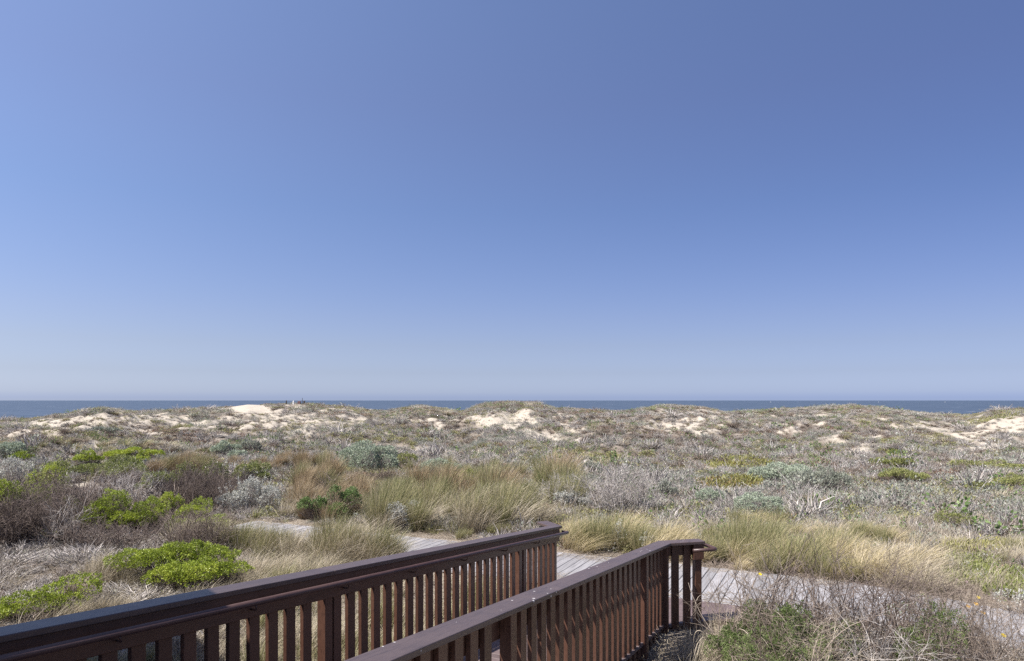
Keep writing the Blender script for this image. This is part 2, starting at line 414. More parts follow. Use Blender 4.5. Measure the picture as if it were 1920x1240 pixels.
def simple_mat(name, c, rough=0.6, noise=0.15):
    m, n, l, p, out = new_mat(name)
    tc = n.new('ShaderNodeTexCoord'); n1 = n.new('ShaderNodeTexNoise'); n1.inputs['Scale'].default_value = 6
    l.new(tc.outputs['Object'], n1.inputs['Vector'])
    r1 = ramp(n, [(0.3, tuple(x * (1 - noise) for x in c)), (0.7, tuple(min(1, x * (1 + noise)) for x in c))])
    l.new(n1.outputs[0], r1.inputs[0]); l.new(r1.outputs[0], p.inputs['Base Color']); p.inputs['Roughness'].default_value = rough
    return m
M['white'] = simple_mat('white_paint', (0.78, 0.78, 0.76))
M['stucco'] = simple_mat('house_siding', (0.30, 0.25, 0.21), 0.8)
M['roof'] = simple_mat('roof_shingle', (0.10, 0.085, 0.075), 0.9)
M['darkpost'] = simple_mat('dark_weathered_wood', (0.06, 0.05, 0.05), 0.9)
M['rustbox'] = simple_mat('dull_red_brown_wood', (0.16, 0.09, 0.09), 0.9)

def sea_mat():
    m, n, l, p, out = new_mat('sea_water')
    tc = n.new('ShaderNodeTexCoord')
    mpn = n.new('ShaderNodeMapping'); mpn.inputs['Scale'].default_value = (0.02, 0.045, 1)
    l.new(tc.outputs['Object'], mpn.inputs['Vector'])
    n1 = n.new('ShaderNodeTexNoise'); n1.inputs['Scale'].default_value = 1; n1.inputs['Detail'].default_value = 7; n1.inputs['Roughness'].default_value = 0.6
    l.new(mpn.outputs[0], n1.inputs['Vector'])
    r1 = ramp(n, [(0.35, (0.052, 0.078, 0.120)), (0.56, (0.075, 0.103, 0.150)), (0.66, (0.105, 0.135, 0.185)), (0.70, (0.50, 0.54, 0.57))])
    l.new(n1.outputs[0], r1.inputs[0])
    l.new(r1.outputs[0], p.inputs['Base Color'])
    p.inputs['Roughness'].default_value = 0.55
    p.inputs['IOR'].default_value = 1.33
    p.inputs['Specular IOR Level'].default_value = 0.25
    bp = n.new('ShaderNodeBump'); bp.inputs['Strength'].default_value = 1.0; bp.inputs['Distance'].default_value = 3.0
    l.new(n1.outputs[0], bp.inputs['Height']); l.new(bp.outputs[0], p.inputs['Normal'])
    return m
M['sea'] = sea_mat()

# ------------------------------------------------------------------ sand mask (where the dunes are bare)
SANDY = [  # photo px x, y, half-width, half-height, strength
    (467, 767, 34, 9, 1.9), (160, 790, 120, 22, 0.52), (300, 782, 130, 20, 0.46), (450, 800, 150, 22, 0.44), (560, 785, 80, 24, 0.55), (60, 800, 80, 14, 0.40),
    (960, 790, 45, 16, 0.62), (915, 785, 40, 14, 0.42), (860, 822, 40, 8, 0.5), (1020, 815, 60, 12, 0.45), (1060, 805, 40, 10, 0.4),
    (1270, 800, 60, 16, 0.65), (1215, 795, 30, 14, 0.45), (1330, 785, 40, 22, 0.5), (1480, 803, 40, 10, 0.5), (1535, 780, 36, 7, 0.6), (1560, 812, 60, 9, 0.35),
    (1620, 850, 60, 8, 0.55), (1590, 830, 70, 9, 0.35), (1780, 872, 60, 7, 0.75), (1720, 800, 60, 14, 0.45), (1790, 815, 70, 14, 0.5), (1870, 835, 60, 12, 0.7),
    (1860, 795, 60, 10, 0.7), (1900, 805, 40, 12, 0.6), (740, 800, 40, 8, 0.3), (660, 775, 50, 12, 0.25), (820, 790, 50, 9, 0.35), (1400, 925, 60, 8, 0.4), (1780, 960, 50, 8, 0.5), (1860, 940, 30, 6, 0.4),
    (1340, 920, 50, 5, 0.5), (1460, 905, 25, 5, 0.4), (1800, 1000, 50, 6, 0.55)]
def sandmask(x, y, z):
    px, py = to_px(x, np.maximum(y, 0.5), z)
    r = np.hypot(x, y)
    n = fbm(x / 2.6, y / 2.6, 77, 4)
    s = 0.08 + 0.14 * sstep(42, 56, r) + 0.20 * sstep(16, 26, r)
    for (cx, cy, w, h, k) in SANDY:
        d = ((px - cx) / w) ** 2 + ((py - cy) / h) ** 2
        s = s + k * np.exp(-d * 1.1)
    s = np.where(y > 2, s, 0.1)
    s = s * np.interp(px, [0, 600, 700], [0.60, 0.60, 0.64]) + (0.70 * (n - 0.5) + 0.95 * (fbm(x / 1.1, y / 1.1, 78, 3) - 0.5)) * np.where(s < 1.0, 1, 0.2)
    u, v = uv_of(x, y)
    edge = np.exp(-((u - 12.6) / 0.35) ** 2) + np.exp(-((u - 10.0) / 0.3) ** 2) * (np.abs(v + 3) > 2.2)
    s = s + 0.4 * edge * np.where((v > -16) & (v < 6), 1, 0)
    return np.clip(s, 0, 1)

# ------------------------------------------------------------------ ground, sea
def build_ground():
    az = np.concatenate([np.linspace(-180, -50, 52)[:-1], np.linspace(-50, 50, 521), np.linspace(50, 180, 52)[1:-1]])
    az = np.radians(az)
    rr = np.concatenate([np.linspace(0.4, 6, 14), np.geomspace(6.25, 50, 120), np.linspace(50.6, 120, 150), np.geomspace(121.5, 420, 40), [700, 1500, 4000, 9000]])
    A, RR = np.meshgrid(az, rr)
    X, Y = np.sin(A) * RR, np.cos(A) * RR
    Z = ground(X, Y)
    S = sandmask(X, Y, Z)
    nr, na = A.shape
    V = np.stack([X, Y, Z], -1).reshape(-1, 3)
    idx = np.arange(nr * na).reshape(nr, na)
    nx = np.roll(idx, -1, axis=1)
    Q = np.stack([idx[:-1], nx[:-1], nx[1:], idx[1:]], -1).reshape(-1, 4)[:, ::-1]
    V = np.vstack([V, [[0, 0, -3.0]]])
    T = np.stack([idx[0], np.full(na, len(V) - 1), nx[0]], -1)
    tint = np.concatenate([S.reshape(-1), [0.1]])[:, None]
    me = mesh_np('ground', V, Q, T, tint, [M['ground']], smooth=True)
    o = obj('ground', me)
    tag(o, 'sandy coastal ground with low dunes rising towards the sea', None, kind='structure')
build_ground()

sm = mesh_np('sea', np.array([[-60000, -3000, 0], [60000, -3000, 0], [60000, 70000, 0], [-60000, 70000, 0]], float), [[0, 1, 2, 3]], mats=[M['sea']])
tag(obj('sea', sm, loc=(0, 0, -13.5)), 'dark blue sea with small whitecaps beyond the dunes', None, kind='structure')

# ------------------------------------------------------------------ timber helpers
def prism(P0, P1, side, up, name, mat, parent=None, bevel=0.004):
    """box beam between two points; side, up = full-size vectors of its section"""
    P0, P1, side, up = (np.asarray(a, float) for a in (P0, P1, side, up))
    sw, uh = np.linalg.norm(side), np.linalg.norm(up)
    b = min(bevel, sw * 0.2, uh * 0.2)
    sx, uz = side / sw, up / uh
    pts = [(-sw / 2 + b, -uh / 2), (sw / 2 - b, -uh / 2), (sw / 2, -uh / 2 + b), (sw / 2, uh / 2 - b), (sw / 2 - b, uh / 2), (-sw / 2 + b, uh / 2), (-sw / 2, uh / 2 - b), (-sw / 2, -uh / 2 + b)]
    ring = np.array([sx * a + uz * c for a, c in pts])
    V = np.vstack([P0 + ring, P1 + ring])
    faces = [[k, (k + 1) % 8, 8 + (k + 1) % 8, 8 + k] for k in range(8)] + [list(range(7, -1, -1)), list(range(8, 16))]
    me = bpy.data.meshes.new(name); me.from_pydata(V.tolist(), [], faces); me.materials.append(mat); me.update()
    return obj(name, me, parent)

def beam_mesh(name, L, w, h, mat, b=0.004):
    """box centred in x (w) and z (h), y from -L/2 to L/2"""
    pts = [(-w / 2 + b, -h / 2), (w / 2 - b, -h / 2), (w / 2, -h / 2 + b), (w / 2, h / 2 - b), (w / 2 - b, h / 2), (-w / 2 + b, h / 2), (-w / 2, h / 2 - b), (-w / 2, -h / 2 + b)]
    V = [(x, -L / 2, z) for x, z in pts] + [(x, L / 2, z) for x, z in pts]
    faces = [[8 + k, 8 + (k + 1) % 8, (k + 1) % 8, k] for k in range(8)] + [list(range(8)), list(range(15, 7, -1))]
    me = bpy.data.meshes.new(name); me.from_pydata(V, [], faces); me.materials.append(mat); me.update()
    return me

rng = np.random.default_rng(7)

# ------------------------------------------------------------------ boardwalk
bw = empty('boardwalk', W(11.25, -3, -2.96))
tag(bw, 'weathered grey plank boardwalk crossing beyond the foot of the ramp', 'boardwalk', kind='structure')
board_me = [beam_mesh('board', 2.15, 0.150, 0.038, M['board'], 0.005) for _ in range(3)]
v = -12.75
inv = np.array(bw.location)
while v < 4.6:
    bend = max(0.0, v + 0.5)
    uc = 11.25 - 0.07 * bend ** 2
    ang = -math.atan(0.14 * bend)
    b = obj('board', board_me[int(rng.integers(3))], bw)
    p = W(uc + rng.normal(0, 0.012), v, -2.955 + rng.normal(0, 0.002)) - inv
    b.location = p
    b.rotation_euler = (rng.normal(0, 0.001), rng.normal(0, 0.006), -TH - ang + rng.normal(0, 0.002))
    v += 0.161
# ------------------------------------------------------------------ ramp: deck boards, stringers, landing
SL = 0.0945
def zt(u): return -1.0 - SL * u           # top of the rail caps along the ramp
DECK = 1.05
VL0, VL1 = -4.00, -3.81                   # left cap, outer and inner edge
VR0, VR1 = -2.14, -1.952                  # right cap, inner and outer edge
UL, UR = 9.68, 8.85                       # where the caps turn outward
ramp_o = empty('ramp', W(4.5, -3, -3.0))
tag(ramp_o, 'brown painted timber ramp leading down to the grey boardwalk', 'ramp')
ri = np.array(ramp_o.location)
def rp(u, v, z): return W(u, v, z) - ri
vm = (VL1 + VR0) / 2
dm = beam_mesh('deck_board', 1.90, 0.137, 0.036, M['deckpaint'])
u = -1.0
while u < 8.80:
    b = obj('deck_board', dm, ramp_o, rp(u, vm, zt(u) - DECK - 0.018))
    b.rotation_euler = (0, math.atan(SL), 0)
    b.rotation_euler = (0, 0, 0)
    import mathutils
    ux = Vector((UX, UY, -SL)).normalized(); vx = Vector((VX, VY, 0)); nz = ux.cross(-vx).normalized()
    mt = mathutils.Matrix((ux, -vx, ux.cross(-vx))).transposed()
    b.rotation_euler = mt.to_euler()
    u += 0.143
zl = -2.918
u = 8.93
def edgeL(uu): return VL1 - 0.1 - max(0, uu - 9.7) * 1.1
def edgeR(uu): return VR0 + 0.14 + max(0, uu - 8.9) * 1.15
while u < 10.12:
    a_, c_ = u - 0.0685, u + 0.0685
    Vb = [rp(a_, edgeL(a_), zl), rp(a_, edgeR(a_), zl), rp(c_, edgeR(c_), zl), rp(c_, edgeL(c_), zl)]
    Vb = [list(p) for p in Vb] + [[p[0], p[1], p[2] - 0.036] for p in Vb]
    me = bpy.data.meshes.new('deck_board')
    me.from_pydata(Vb, [], [[3, 2, 1, 0], [4, 5, 6, 7], [0, 1, 5, 4], [1, 2, 6, 5], [2, 3, 7, 6], [3, 0, 4, 7]])
    me.materials.append(M['deckpaint']); me.update()
    obj('deck_board', me, ramp_o)
    u += 0.143
prism(rp(8.9, edgeR(8.9) - 0.02, zl - 0.11), rp(10.1, edgeR(10.1) - 0.02, zl - 0.11), np.array([VX, VY, 0]) * 0.038, (0, 0, 0.14), 'rim_board', M['paint'], ramp_o)
for vv in (VL1 - 0.03, VR0 + 0.03):
    prism(rp(-1.0, vv, zt(-1) - DECK - 0.15), rp(8.85, vv, zt(8.85) - DECK - 0.15), np.array([VX, VY, 0]) * 0.038, (0, 0, 0.22), 'stringer', M['paint'], ramp_o)

# ------------------------------------------------------------------ railings
def pipe(pts, r, name, mat, parent, origin):
    P = [np.asarray(p, float) for p in pts]
    # round the corners
    Q = [P[0]]
    for k in range(1, len(P) - 1):
        a = P[k] + (P[k - 1] - P[k]) / np.linalg.norm(P[k - 1] - P[k]) * 0.05
        c = P[k] + (P[k + 1] - P[k]) / np.linalg.norm(P[k + 1] - P[k]) * 0.05
        for t in (0, 0.33, 0.66, 1):
            Q.append((1 - t) ** 2 * a + 2 * t * (1 - t) * P[k] + t * t * c)
    Q.append(P[-1])
    Q = np.array(Q) - origin
    V, F4 = tubes(Q[None], np.full((1, len(Q)), r), 12)
    n = len(Q)
    V = np.vstack([V, Q[0], Q[-1]])
    c0, c1 = len(V) - 2, len(V) - 1
    T = [[c0, (k + 1) % 12, k] for k in range(12)] + [[c1, (n - 1) * 12 + k, (n - 1) * 12 + (k + 1) % 12] for k in range(12)]
    me = mesh_np(name, V, F4, T, mats=[mat], smooth=True)
    return obj(name, me, parent)

def build_rail(sgn, v_in, v_out, u_end, flare_len, posts_u, label, flare_az, cap_cuts=()):
    """sgn +1: left rail (ramp on its +v side); -1: right rail. v_in = cap edge on the ramp side, v_out = far edge"""
    root = empty('ramp_railing', W(u_end, v_out, -3.0))
    tag(root, label, 'railing')
    org = np.array(root.location)
    def at(u, v, z): return W(u, v, z) - org
    U0 = -1.0
    vc = (v_in + v_out) / 2; cw = abs(v_in - v_out)
    inw = 1 if v_in > v_out else -1                         # direction of the ramp in v
    vdir = np.array([VX, VY, 0.0])
    # flare direction
    fu, fv = math.cos(flare_az), math.sin(flare_az)
    fd = np.array([UX * fu + VX * fv, UY * fu + VY * fv, 0.0])
    fn = np.array([-fd[1], fd[0], 0.0])
    if np.dot(fn, vdir) * inw < 0: fn = -fn                 # points to the ramp side
    # cap: mitred strip
    half = abs(flare_az) / 2
    ztk = 0.038
    zc0, zc1 = zt(U0), zt(u_end)
    miter = cw / 2 * math.tan(half) * 1.0
    def capring(u_off, vv, z): return at(u_off, vv, z)
    # inner edge turns later or earlier than the outer one depending on the flare side
    s_in = miter if (flare_az * inw) < 0 else -miter
    ui, uo = u_end + s_in, u_end - s_in
    cuts = [U0] + [q for q in cap_cuts if q < u_end - 0.5]
    for ci, ua in enumerate(cuts):
        last = ci == len(cuts) - 1
        ub = None if last else cuts[ci + 1] - 0.004
        jz = float(rng.normal(0, 0.0012)); jv = float(rng.normal(0, 0.0015))
        Vv = []
        for z_off in (0, -ztk):
            za = zt(ua) + z_off + jz
            Vv += [at(ua, v_in + jv, za), at(ua, v_out + jv, za)]
            if last:
                Vv += [at(ui, v_in + jv, zc1 + z_off + jz), at(uo, v_out + jv, zc1 + z_off + jz)]
                e = W(u_end, vc, zc1 + z_off + jz) - org + fd * flare_len
                Vv += [e + fn * cw / 2, e - fn * cw / 2]
            else:
                Vv += [at(ub, v_in + jv, zt(ub) + z_off + jz), at(ub, v_out + jv, zt(ub) + z_off + jz)]
        Fc = [[0, 1, 3, 2], [2, 3, 5, 4], [8, 9, 7, 6], [10, 11, 9, 8], [0, 2, 8, 6], [2, 4, 10, 8], [1, 7, 9, 3], [3, 9, 11, 5], [0, 6, 7, 1], [4, 5, 11, 10]] if last else \
             [[0, 1, 3, 2], [6, 7, 5, 4], [0, 2, 6, 4], [1, 5, 7, 3], [0, 4, 5, 1], [2, 3, 7, 6]]
        me = bpy.data.meshes.new('cap'); me.from_pydata([list(p) for p in Vv], [], Fc); me.materials.append(M['paint_cap_plain' if inw > 0 else 'paint_cap']); me.update()
        cap = obj('cap', me, root)
        bv = cap.modifiers.new('edge', 'BEVEL'); bv.width = 0.005; bv.segments = 2
    # subrail under the cap on the ramp side
    v_sub = v_in - inw * 0.045
    prism(at(U0, v_sub, zc0 - ztk - 0.097), at(u_end, v_sub, zc1 - ztk - 0.097), vdir * 0.038, (0, 0, 0.188), 'subrail', M['paint'], root)
    pf0 = W(u_end, v_sub, zc1 - ztk - 0.082) - org + fd * 0.02
    prism(pf0, pf0 + fd * (flare_len - 0.03), fn * 0.036, (0, 0, 0.150), 'subrail', M['paint'], root)
    # balusters on the outer side of the subrail
    v_bal = v_sub - inw * 0.040
    bm = beam_mesh('baluster', 1.0, 0.089, 0.038, M['paint'])
    hgt = 1.17
    bal_V = None
    u = U0 + 0.1
    pset = np.array(posts_u)
    def baluster(p_top, ydir, xdir, h):
        me = bal_cache.get(round(h, 3))
        if me is None:
            me = bpy.data.meshes.new('baluster')
            a, c, b = 0.0490, 0.019, 0.003
            pts = [(-a + b, -c), (a - b, -c), (a, -c + b), (a, c - b), (a - b, c), (-a + b, c), (-a, c - b), (-a, -c + b)]
            Vb = [(x, y, -h) for x, y in pts] + [(x, y, 0) for x, y in pts]
            me.from_pydata(Vb, [], [[k, (k + 1) % 8, 8 + (k + 1) % 8, 8 + k] for k in range(8)] + [list(range(7, -1, -1)), list(range(8, 16))])
            me.materials.append(M['paint']); me.update(); bal_cache[round(h, 3)] = me
        o = obj('baluster', me, root, p_top)
        o.rotation_euler = (rng.normal(0, 0.002), rng.normal(0, 0.002), math.atan2(xdir[1], xdir[0]))
        return o
    bal_cache = {}
    while u < u_end - 0.10:
        if np.min(np.abs(pset - u)) > 0.10:
            baluster(at(u, v_bal, zt(u) - ztk - 0.006), None, (UX, UY), hgt)
        u += 0.1845
    for k in (0.16, 0.33) if flare_len > 0.45 else (0.2,):
        p = W(u_end, v_bal, zc1 - ztk - 0.006) - org + fd * k
        baluster(p, None, fd, hgt)
    # posts, notched between balusters, running into the ground
    for pu in posts_u:
        gz = -3.15
        prism(at(pu, v_bal + inw * 0.0 - inw * 0.024, gz), at(pu, v_bal - inw * 0.024, zt(pu) - ztk - 0.004), np.array([UX, UY, 0]) * 0.092, vdir * 0.089, 'post', M['paint'], root)
    pe = W(u_end, v_bal, 0) - org + fd * (flare_len - 0.06)
    prism(pe + np.array([0, 0, -3.15]), pe + np.array([0, 0, zc1 - ztk - 0.004]), fd * 0.09, fn * 0.09, 'post', M['paint'], root)
    blk = pe + fn * (0.065 if inw > 0 else -0.066) - fd * (0 if inw > 0 else 0.02) + np.array([0, 0, zc1 - ztk])
    prism(blk + np.array([0, 0, -0.20]), blk + np.array([0, 0, -0.006]), fd * 0.15, fn * 0.038, 'rail_block', M['paint'], root)
    # lower rail under the flared end
    pl = W(u_end, v_sub, -2.99) - org
    prism(pl, pl + fd * flare_len, fn * 0.038, (0, 0, 0.14), 'lower_rail', M['paint'], root)
    # round handrail with brackets on the ramp side
    v_h = v_in + inw * 0.070
    hz = -0.097
    hp = [W(U0, v_h, zt(U0) + hz), W(u_end, v_h, zt(u_end) + hz)]
    if inw > 0:      # left rail: runs past the end and returns to the post
        e0 = W(u_end, v_h, zt(u_end) + hz)
        hp = [hp[0], e0 + np.array([UX, UY, -SL]) * 0.12, e0 + np.array([UX, UY, -SL]) * 0.12 - vdir * 0.09 + np.array([UX, UY, 0]) * 0.0 + fd * 0.02]
    else:            # right rail: follows the flare, then turns back round its end
        e1 = W(u_end, v_h, zc1 + hz + 0.02) + fd * (flare_len + 0.19) - fn * 0.02
        hp += [e1, e1 - fn * 0.34, e1 - fn * 0.34 - fd * 0.33]
    hr = pipe([p for p in hp], 0.0235, 'handrail', M['paint_pipe'], root, org)
    u = 1.55
    while u < u_end - 0.2:
        pa = W(u, v_h, zt(u) + hz - 0.02); pb = W(u + 0.02, v_h, zt(u) + hz - 0.065); pc = W(u + 0.05, v_in - inw * 0.026, zt(u) + hz - 0.075)
        pipe([pa, pb, pc], 0.0065, 'bracket', M['paint_pipe'], hr, org)
        u += 1.02
    return root
M['paint_pipe'] = paint_mat('brown_pipe_paint', (0.080, 0.044, 0.038), (0.115, 0.066, 0.058), 0.38)
FL = R(50)
build_rail(1, VL1, VL0, UL, 0.44, [0.75, 4.52, 8.36, UL - 0.06], 'brown railing on the far, left side of the ramp, its near end in shade', -FL, (4.52,))
build_rail(-1, VR0, VR1, UR, 0.54, [0.55, 4.18, 7.76, UR - 0.05], 'brown railing on the near, right side of the ramp, cap flecked with white spots', FL, (4.9,))

# ------------------------------------------------------------------ house behind the camera whose eave shades the near end of the left railing
house = empty('house', W(-4, -7, -3.0))
tag(house, 'house with low eave standing at the head of the ramp', 'house')
ho = np.array(house.location)
def slab(name, pts, z0, z1, mat, parent):
    n = len(pts)
    V = [list(W(a, b, z0) - ho) for a, b in pts] + [list(W(a, b, z1) - ho) for a, b in pts]
    Fs = [[k, (k + 1) % n, n + (k + 1) % n, n + k] for k in range(n)] + [list(range(n - 1, -1, -1)), list(range(n, 2 * n))]
    me = bpy.data.meshes.new(name); me.from_pydata(V, [], Fs); me.materials.append(mat); me.update()
    return obj(name, me, parent)
slab('roof', [(1.23, -4.3), (3.72, -10.2), (-8, -10.2), (-8, -4.3)], 1.62, 1.80, M['roof'], house)
slab('wall', [(0.35, -4.8), (2.4, -9.7), (-7.5, -9.7), (-7.5, -4.8)], -3.2, 1.62, M['stucco'], house)

# ------------------------------------------------------------------ plants: generators
def blades(seed, n, h, base_r, tilt, wind, width, K=5, droop=0.25, hvar=0.35, az0=None):
    g = np.random.default_rng(seed)
    az = g.uniform(0, 2 * np.pi, n)
    br = base_r * np.sqrt(g.uniform(0, 1, n))
    ba = g.uniform(0, 2 * np.pi, n)
    base = np.stack([br * np.cos(ba), br * np.sin(ba), np.zeros(n)], -1)
    out = base / (base_r + 1e-6)
    L = h * (1 - hvar * g.uniform(0, 1, n) ** 1.3) * (1 - 0.25 * (br / (base_r + 1e-6)) ** 2)
    ti = np.abs(g.normal(0, tilt, n))
    d = np.stack([np.sin(ti) * np.cos(az), np.sin(ti) * np.sin(az), np.cos(ti)], -1) + out * 0.32 * tilt / 0.35
    d = norm(d)
    s = np.linspace(0, 1, K)
    wind = np.asarray(wind, float) * g.uniform(0.5, 1.4, (n, 1))
    hor = d * np.array([1, 1, 0]) * droop * g.uniform(0.3, 1.6, (n, 1))
    P = base[:, None] + d[:, None] * (L[:, None] * s)[..., None] + (wind[:, None] + hor[:, None]) * (L[:, None] * s ** 2)[..., None]
    P[..., 2] -= (droop * g.uniform(0.2, 1.3, n))[:, None] * L[:, None] * s ** 3 * 0.55 + 0.18 * np.linalg.norm(wind, axis=-1)[:, None] * L[:, None] * s ** 2
    P[..., 2] = np.maximum(P[..., 2], 0.004)
    wa = g.uniform(0, np.pi, n)
    wv = np.stack([np.cos(wa), np.sin(wa), np.zeros(n)], -1)[:, None] * (width * g.uniform(0.6, 1.3, n))[:, None, None] * (1 - 0.85 * s)[None, :, None]
    V, Q = strips(P, wv)
    tint = np.stack([np.repeat(g.uniform(0, 1, n), K * 2), np.tile(np.repeat(s, 2), n), np.zeros(n * K * 2)], -1)
    return V, Q, tint

def leaves_at(g, C, Nn, size, per, spread=0.9, aspect=0.5):
    """rosettes of diamond leaves at cluster centres C with outward axes Nn"""
    n = len(C) * per
    Cc = np.repeat(C, per, 0); Na = np.repeat(Nn, per, 0)
    d = norm(Na + g.normal(0, spread, (n, 3)))
    L = size * g.uniform(0.6, 1.3, n)[:, None]
    base = Cc + g.normal(0, size * 0.45, (n, 3))
    side = norm(np.cross(d, g.normal(0, 1, (n, 3)))) * L * aspect * 0.5
    mid = base + d * L * 0.5 + Na * 0.0
    V = np.stack([base, mid - side, base + d * L, mid + side], 1).reshape(-1, 3)
    Q = np.arange(n * 4).reshape(-1, 4)
    cl = np.repeat(g.uniform(0, 1, len(C)), per) * 0.3 + g.uniform(0, 1, n) * 0.4 + np.repeat(sstep(0.3, 0.7, fbm(C[:, 0] / 0.22 + 7, C[:, 1] / 0.22 + C[:, 2] * 3, 63, 2)), per) * 0.3
    tint = np.zeros((n * 4, 3)); tint[:, 0] = np.repeat(cl, 4)
    return V, Q, tint

def twigs(g, A, B, rad, M_=4, jit=0.15, sides=3):
    n = len(A)
    s = np.linspace(0, 1, M_)
    P = A[:, None] + (B - A)[:, None] * s[None, :, None]
    ln = np.linalg.norm(B - A, axis=-1)[:, None, None]
    P[:, 1:] += g.normal(0, jit, (n, M_ - 1, 3)) * ln * np.minimum(1, s[1:] * 1.5)[None, :, None] * 0.6
    r = rad * g.uniform(0.6, 1.4, n)[:, None] * (1 - 0.7 * s)[None]
    V, Q = tubes(P, r, sides)
    tint = np.zeros((len(V), 3)); tint[:, 0] = np.repeat(g.uniform(0, 1, n), M_ * sides)
    return V, Q, tint

def merge(parts):
    Vs, Qs, Ts, k = [], [], [], 0
    for V, Q, T in parts:
        Vs.append(V); Qs.append(Q + k); Ts.append(T); k += len(V)
    return np.vstack(Vs), np.vstack(Qs), np.vstack(Ts)

def lobe_points(g, n, c, rx, ry, rz, lump=0.16, low=-0.1, flat=0.75):
    th = g.uniform(0, 2 * np.pi, n); sz = g.uniform(low, 1, n)
    cz = np.sqrt(np.clip(1 - sz ** 2, 0, 1))
    d = np.stack([cz * np.cos(th), cz * np.sin(th), sz], -1)
    k = 1 + lump * (2 * vnoise(d[:, 0] * 2.6 + c[0] * 3 + 40, d[:, 1] * 2.6 + d[:, 2] * 2.6 + c[1] * 3 + 40, int(abs(c[0]) * 97) % 50) - 1)
    zz = np.sign(d[:, 2]) * np.abs(d[:, 2]) ** flat
    P = np.stack([c[0] + d[:, 0] * rx * k, c[1] + d[:, 1] * ry * k, c[2] + zz * rz * k], -1)
    Nn = norm(np.stack([d[:, 0] / rx, d[:, 1] / ry, d[:, 2] / rz * 1.0], -1))
    return P, Nn, d

def make_shrub(name, seed, w, d, h, leaf_mat, twig_mat, leaf, dens, lobes=3, cover=0.55, twig_n=500, twig_r=0.004, spikes=0, lump=0.2, per=7, low=-0.05, skirt=1.0, aspect=0.5, flatpad=0.5):
    """a low shrub: woody twigs below, leaf rosettes over the tops of its lobes. Returns (foliage mesh, twig mesh)"""
    g = np.random.default_rng(seed)
    LB = []
    if lobes >= 2 and w > 0.8: lobes += 3
    for k in range(lobes):
        if lobes == 1:
            LB.append(((0, 0, h * 0.30), w * 0.5, d * 0.5, h * 0.70)); continue
        fx = ((k + 0.5) / lobes - 0.5) * w * 0.80 + g.normal(0, w * 0.07)
        fy = g.uniform(-0.28, 0.28) * d
        hh = h * g.uniform(0.48, 1.0) if k != lobes // 2 else h
        rx = w * g.uniform(0.6, 1.15) / lobes ** 0.85 * 0.9
        rz = hh * flatpad * g.uniform(0.8, 1.1)
        LB.append(((fx, fy, hh - rz), rx, min(d * 0.5, rx * g.uniform(0.8, 1.2)), rz))
    fol, tw = [], []
    tot = sum(a[1] * a[2] for a in LB)
    for (c, rx, ry, rz) in LB:
        n = int(dens * (rx * ry) / tot)
        P, Nn, dd = lobe_points(g, n, c, rx, ry, rz, lump, low)
        q = fbm(P[:, 0] / (0.28 * max(w, 0.6)) + 9 + seed, P[:, 1] / (0.28 * max(w, 0.6)) + 5 + P[:, 2] * 3, seed % 91, 3)
        keep = q + 0.30 * dd[:, 2] > 0.80 - cover * 0.75
        P, Nn = P[keep], Nn[keep]
        if len(P):
            fol.append(leaves_at(g, P - Nn * g.uniform(0, 0.10, (len(P), 1)) * rz, norm(Nn + [0, 0, 0.5]), leaf, per, 0.8, aspect))
        m = int(twig_n * (rx * ry) / tot)
        B, Nb, _ = lobe_points(g, m, c, rx * 0.98, ry * 0.98, rz * 0.95, lump, -0.75 * skirt)
        B[:, 2] = np.maximum(B[:, 2], 0.02)
        A = np.stack([c[0] * 0.5 + g.normal(0, rx * 0.3, m), c[1] * 0.5 + g.normal(0, ry * 0.3, m), np.full(m, 0.0)], -1)
        A = B + (A - B) * g.uniform(0.25, 1.0, (m, 1))
        tw.append(twigs(g, A, B, twig_r, 4, 0.16))
    if spikes:
        m = spikes
        B, Nb, _ = lobe_points(g, m, LB[len(LB) // 2][0], w * 0.45, d * 0.4, h * 0.5, 0.2, 0.1)
        top = B + norm(Nb * 0.5 + [0, 0, 1.0]) * h * g.uniform(0.12, 0.34, (m, 1))
        s = g.uniform(0, 1, (m, 14, 1))
        P = (B[:, None] * (1 - s) + top[:, None] * s).reshape(-1, 3)
        fol.append(leaves_at(g, P, np.tile([0, 0, 1.0], (len(P), 1)), leaf, 2, 1.0, aspect))
        tw.append(twigs(g, B - [0, 0, h * 0.3], top, twig_r, 3, 0.03))
    fm = None
    if fol:
        V, Q, T = merge(fol); fm = mesh_np('foliage', V, Q, None, T, [leaf_mat])
    V, Q, T = merge(tw); tm = mesh_np('branches', V, Q, None, T, [twig_mat])
    return fm, tm

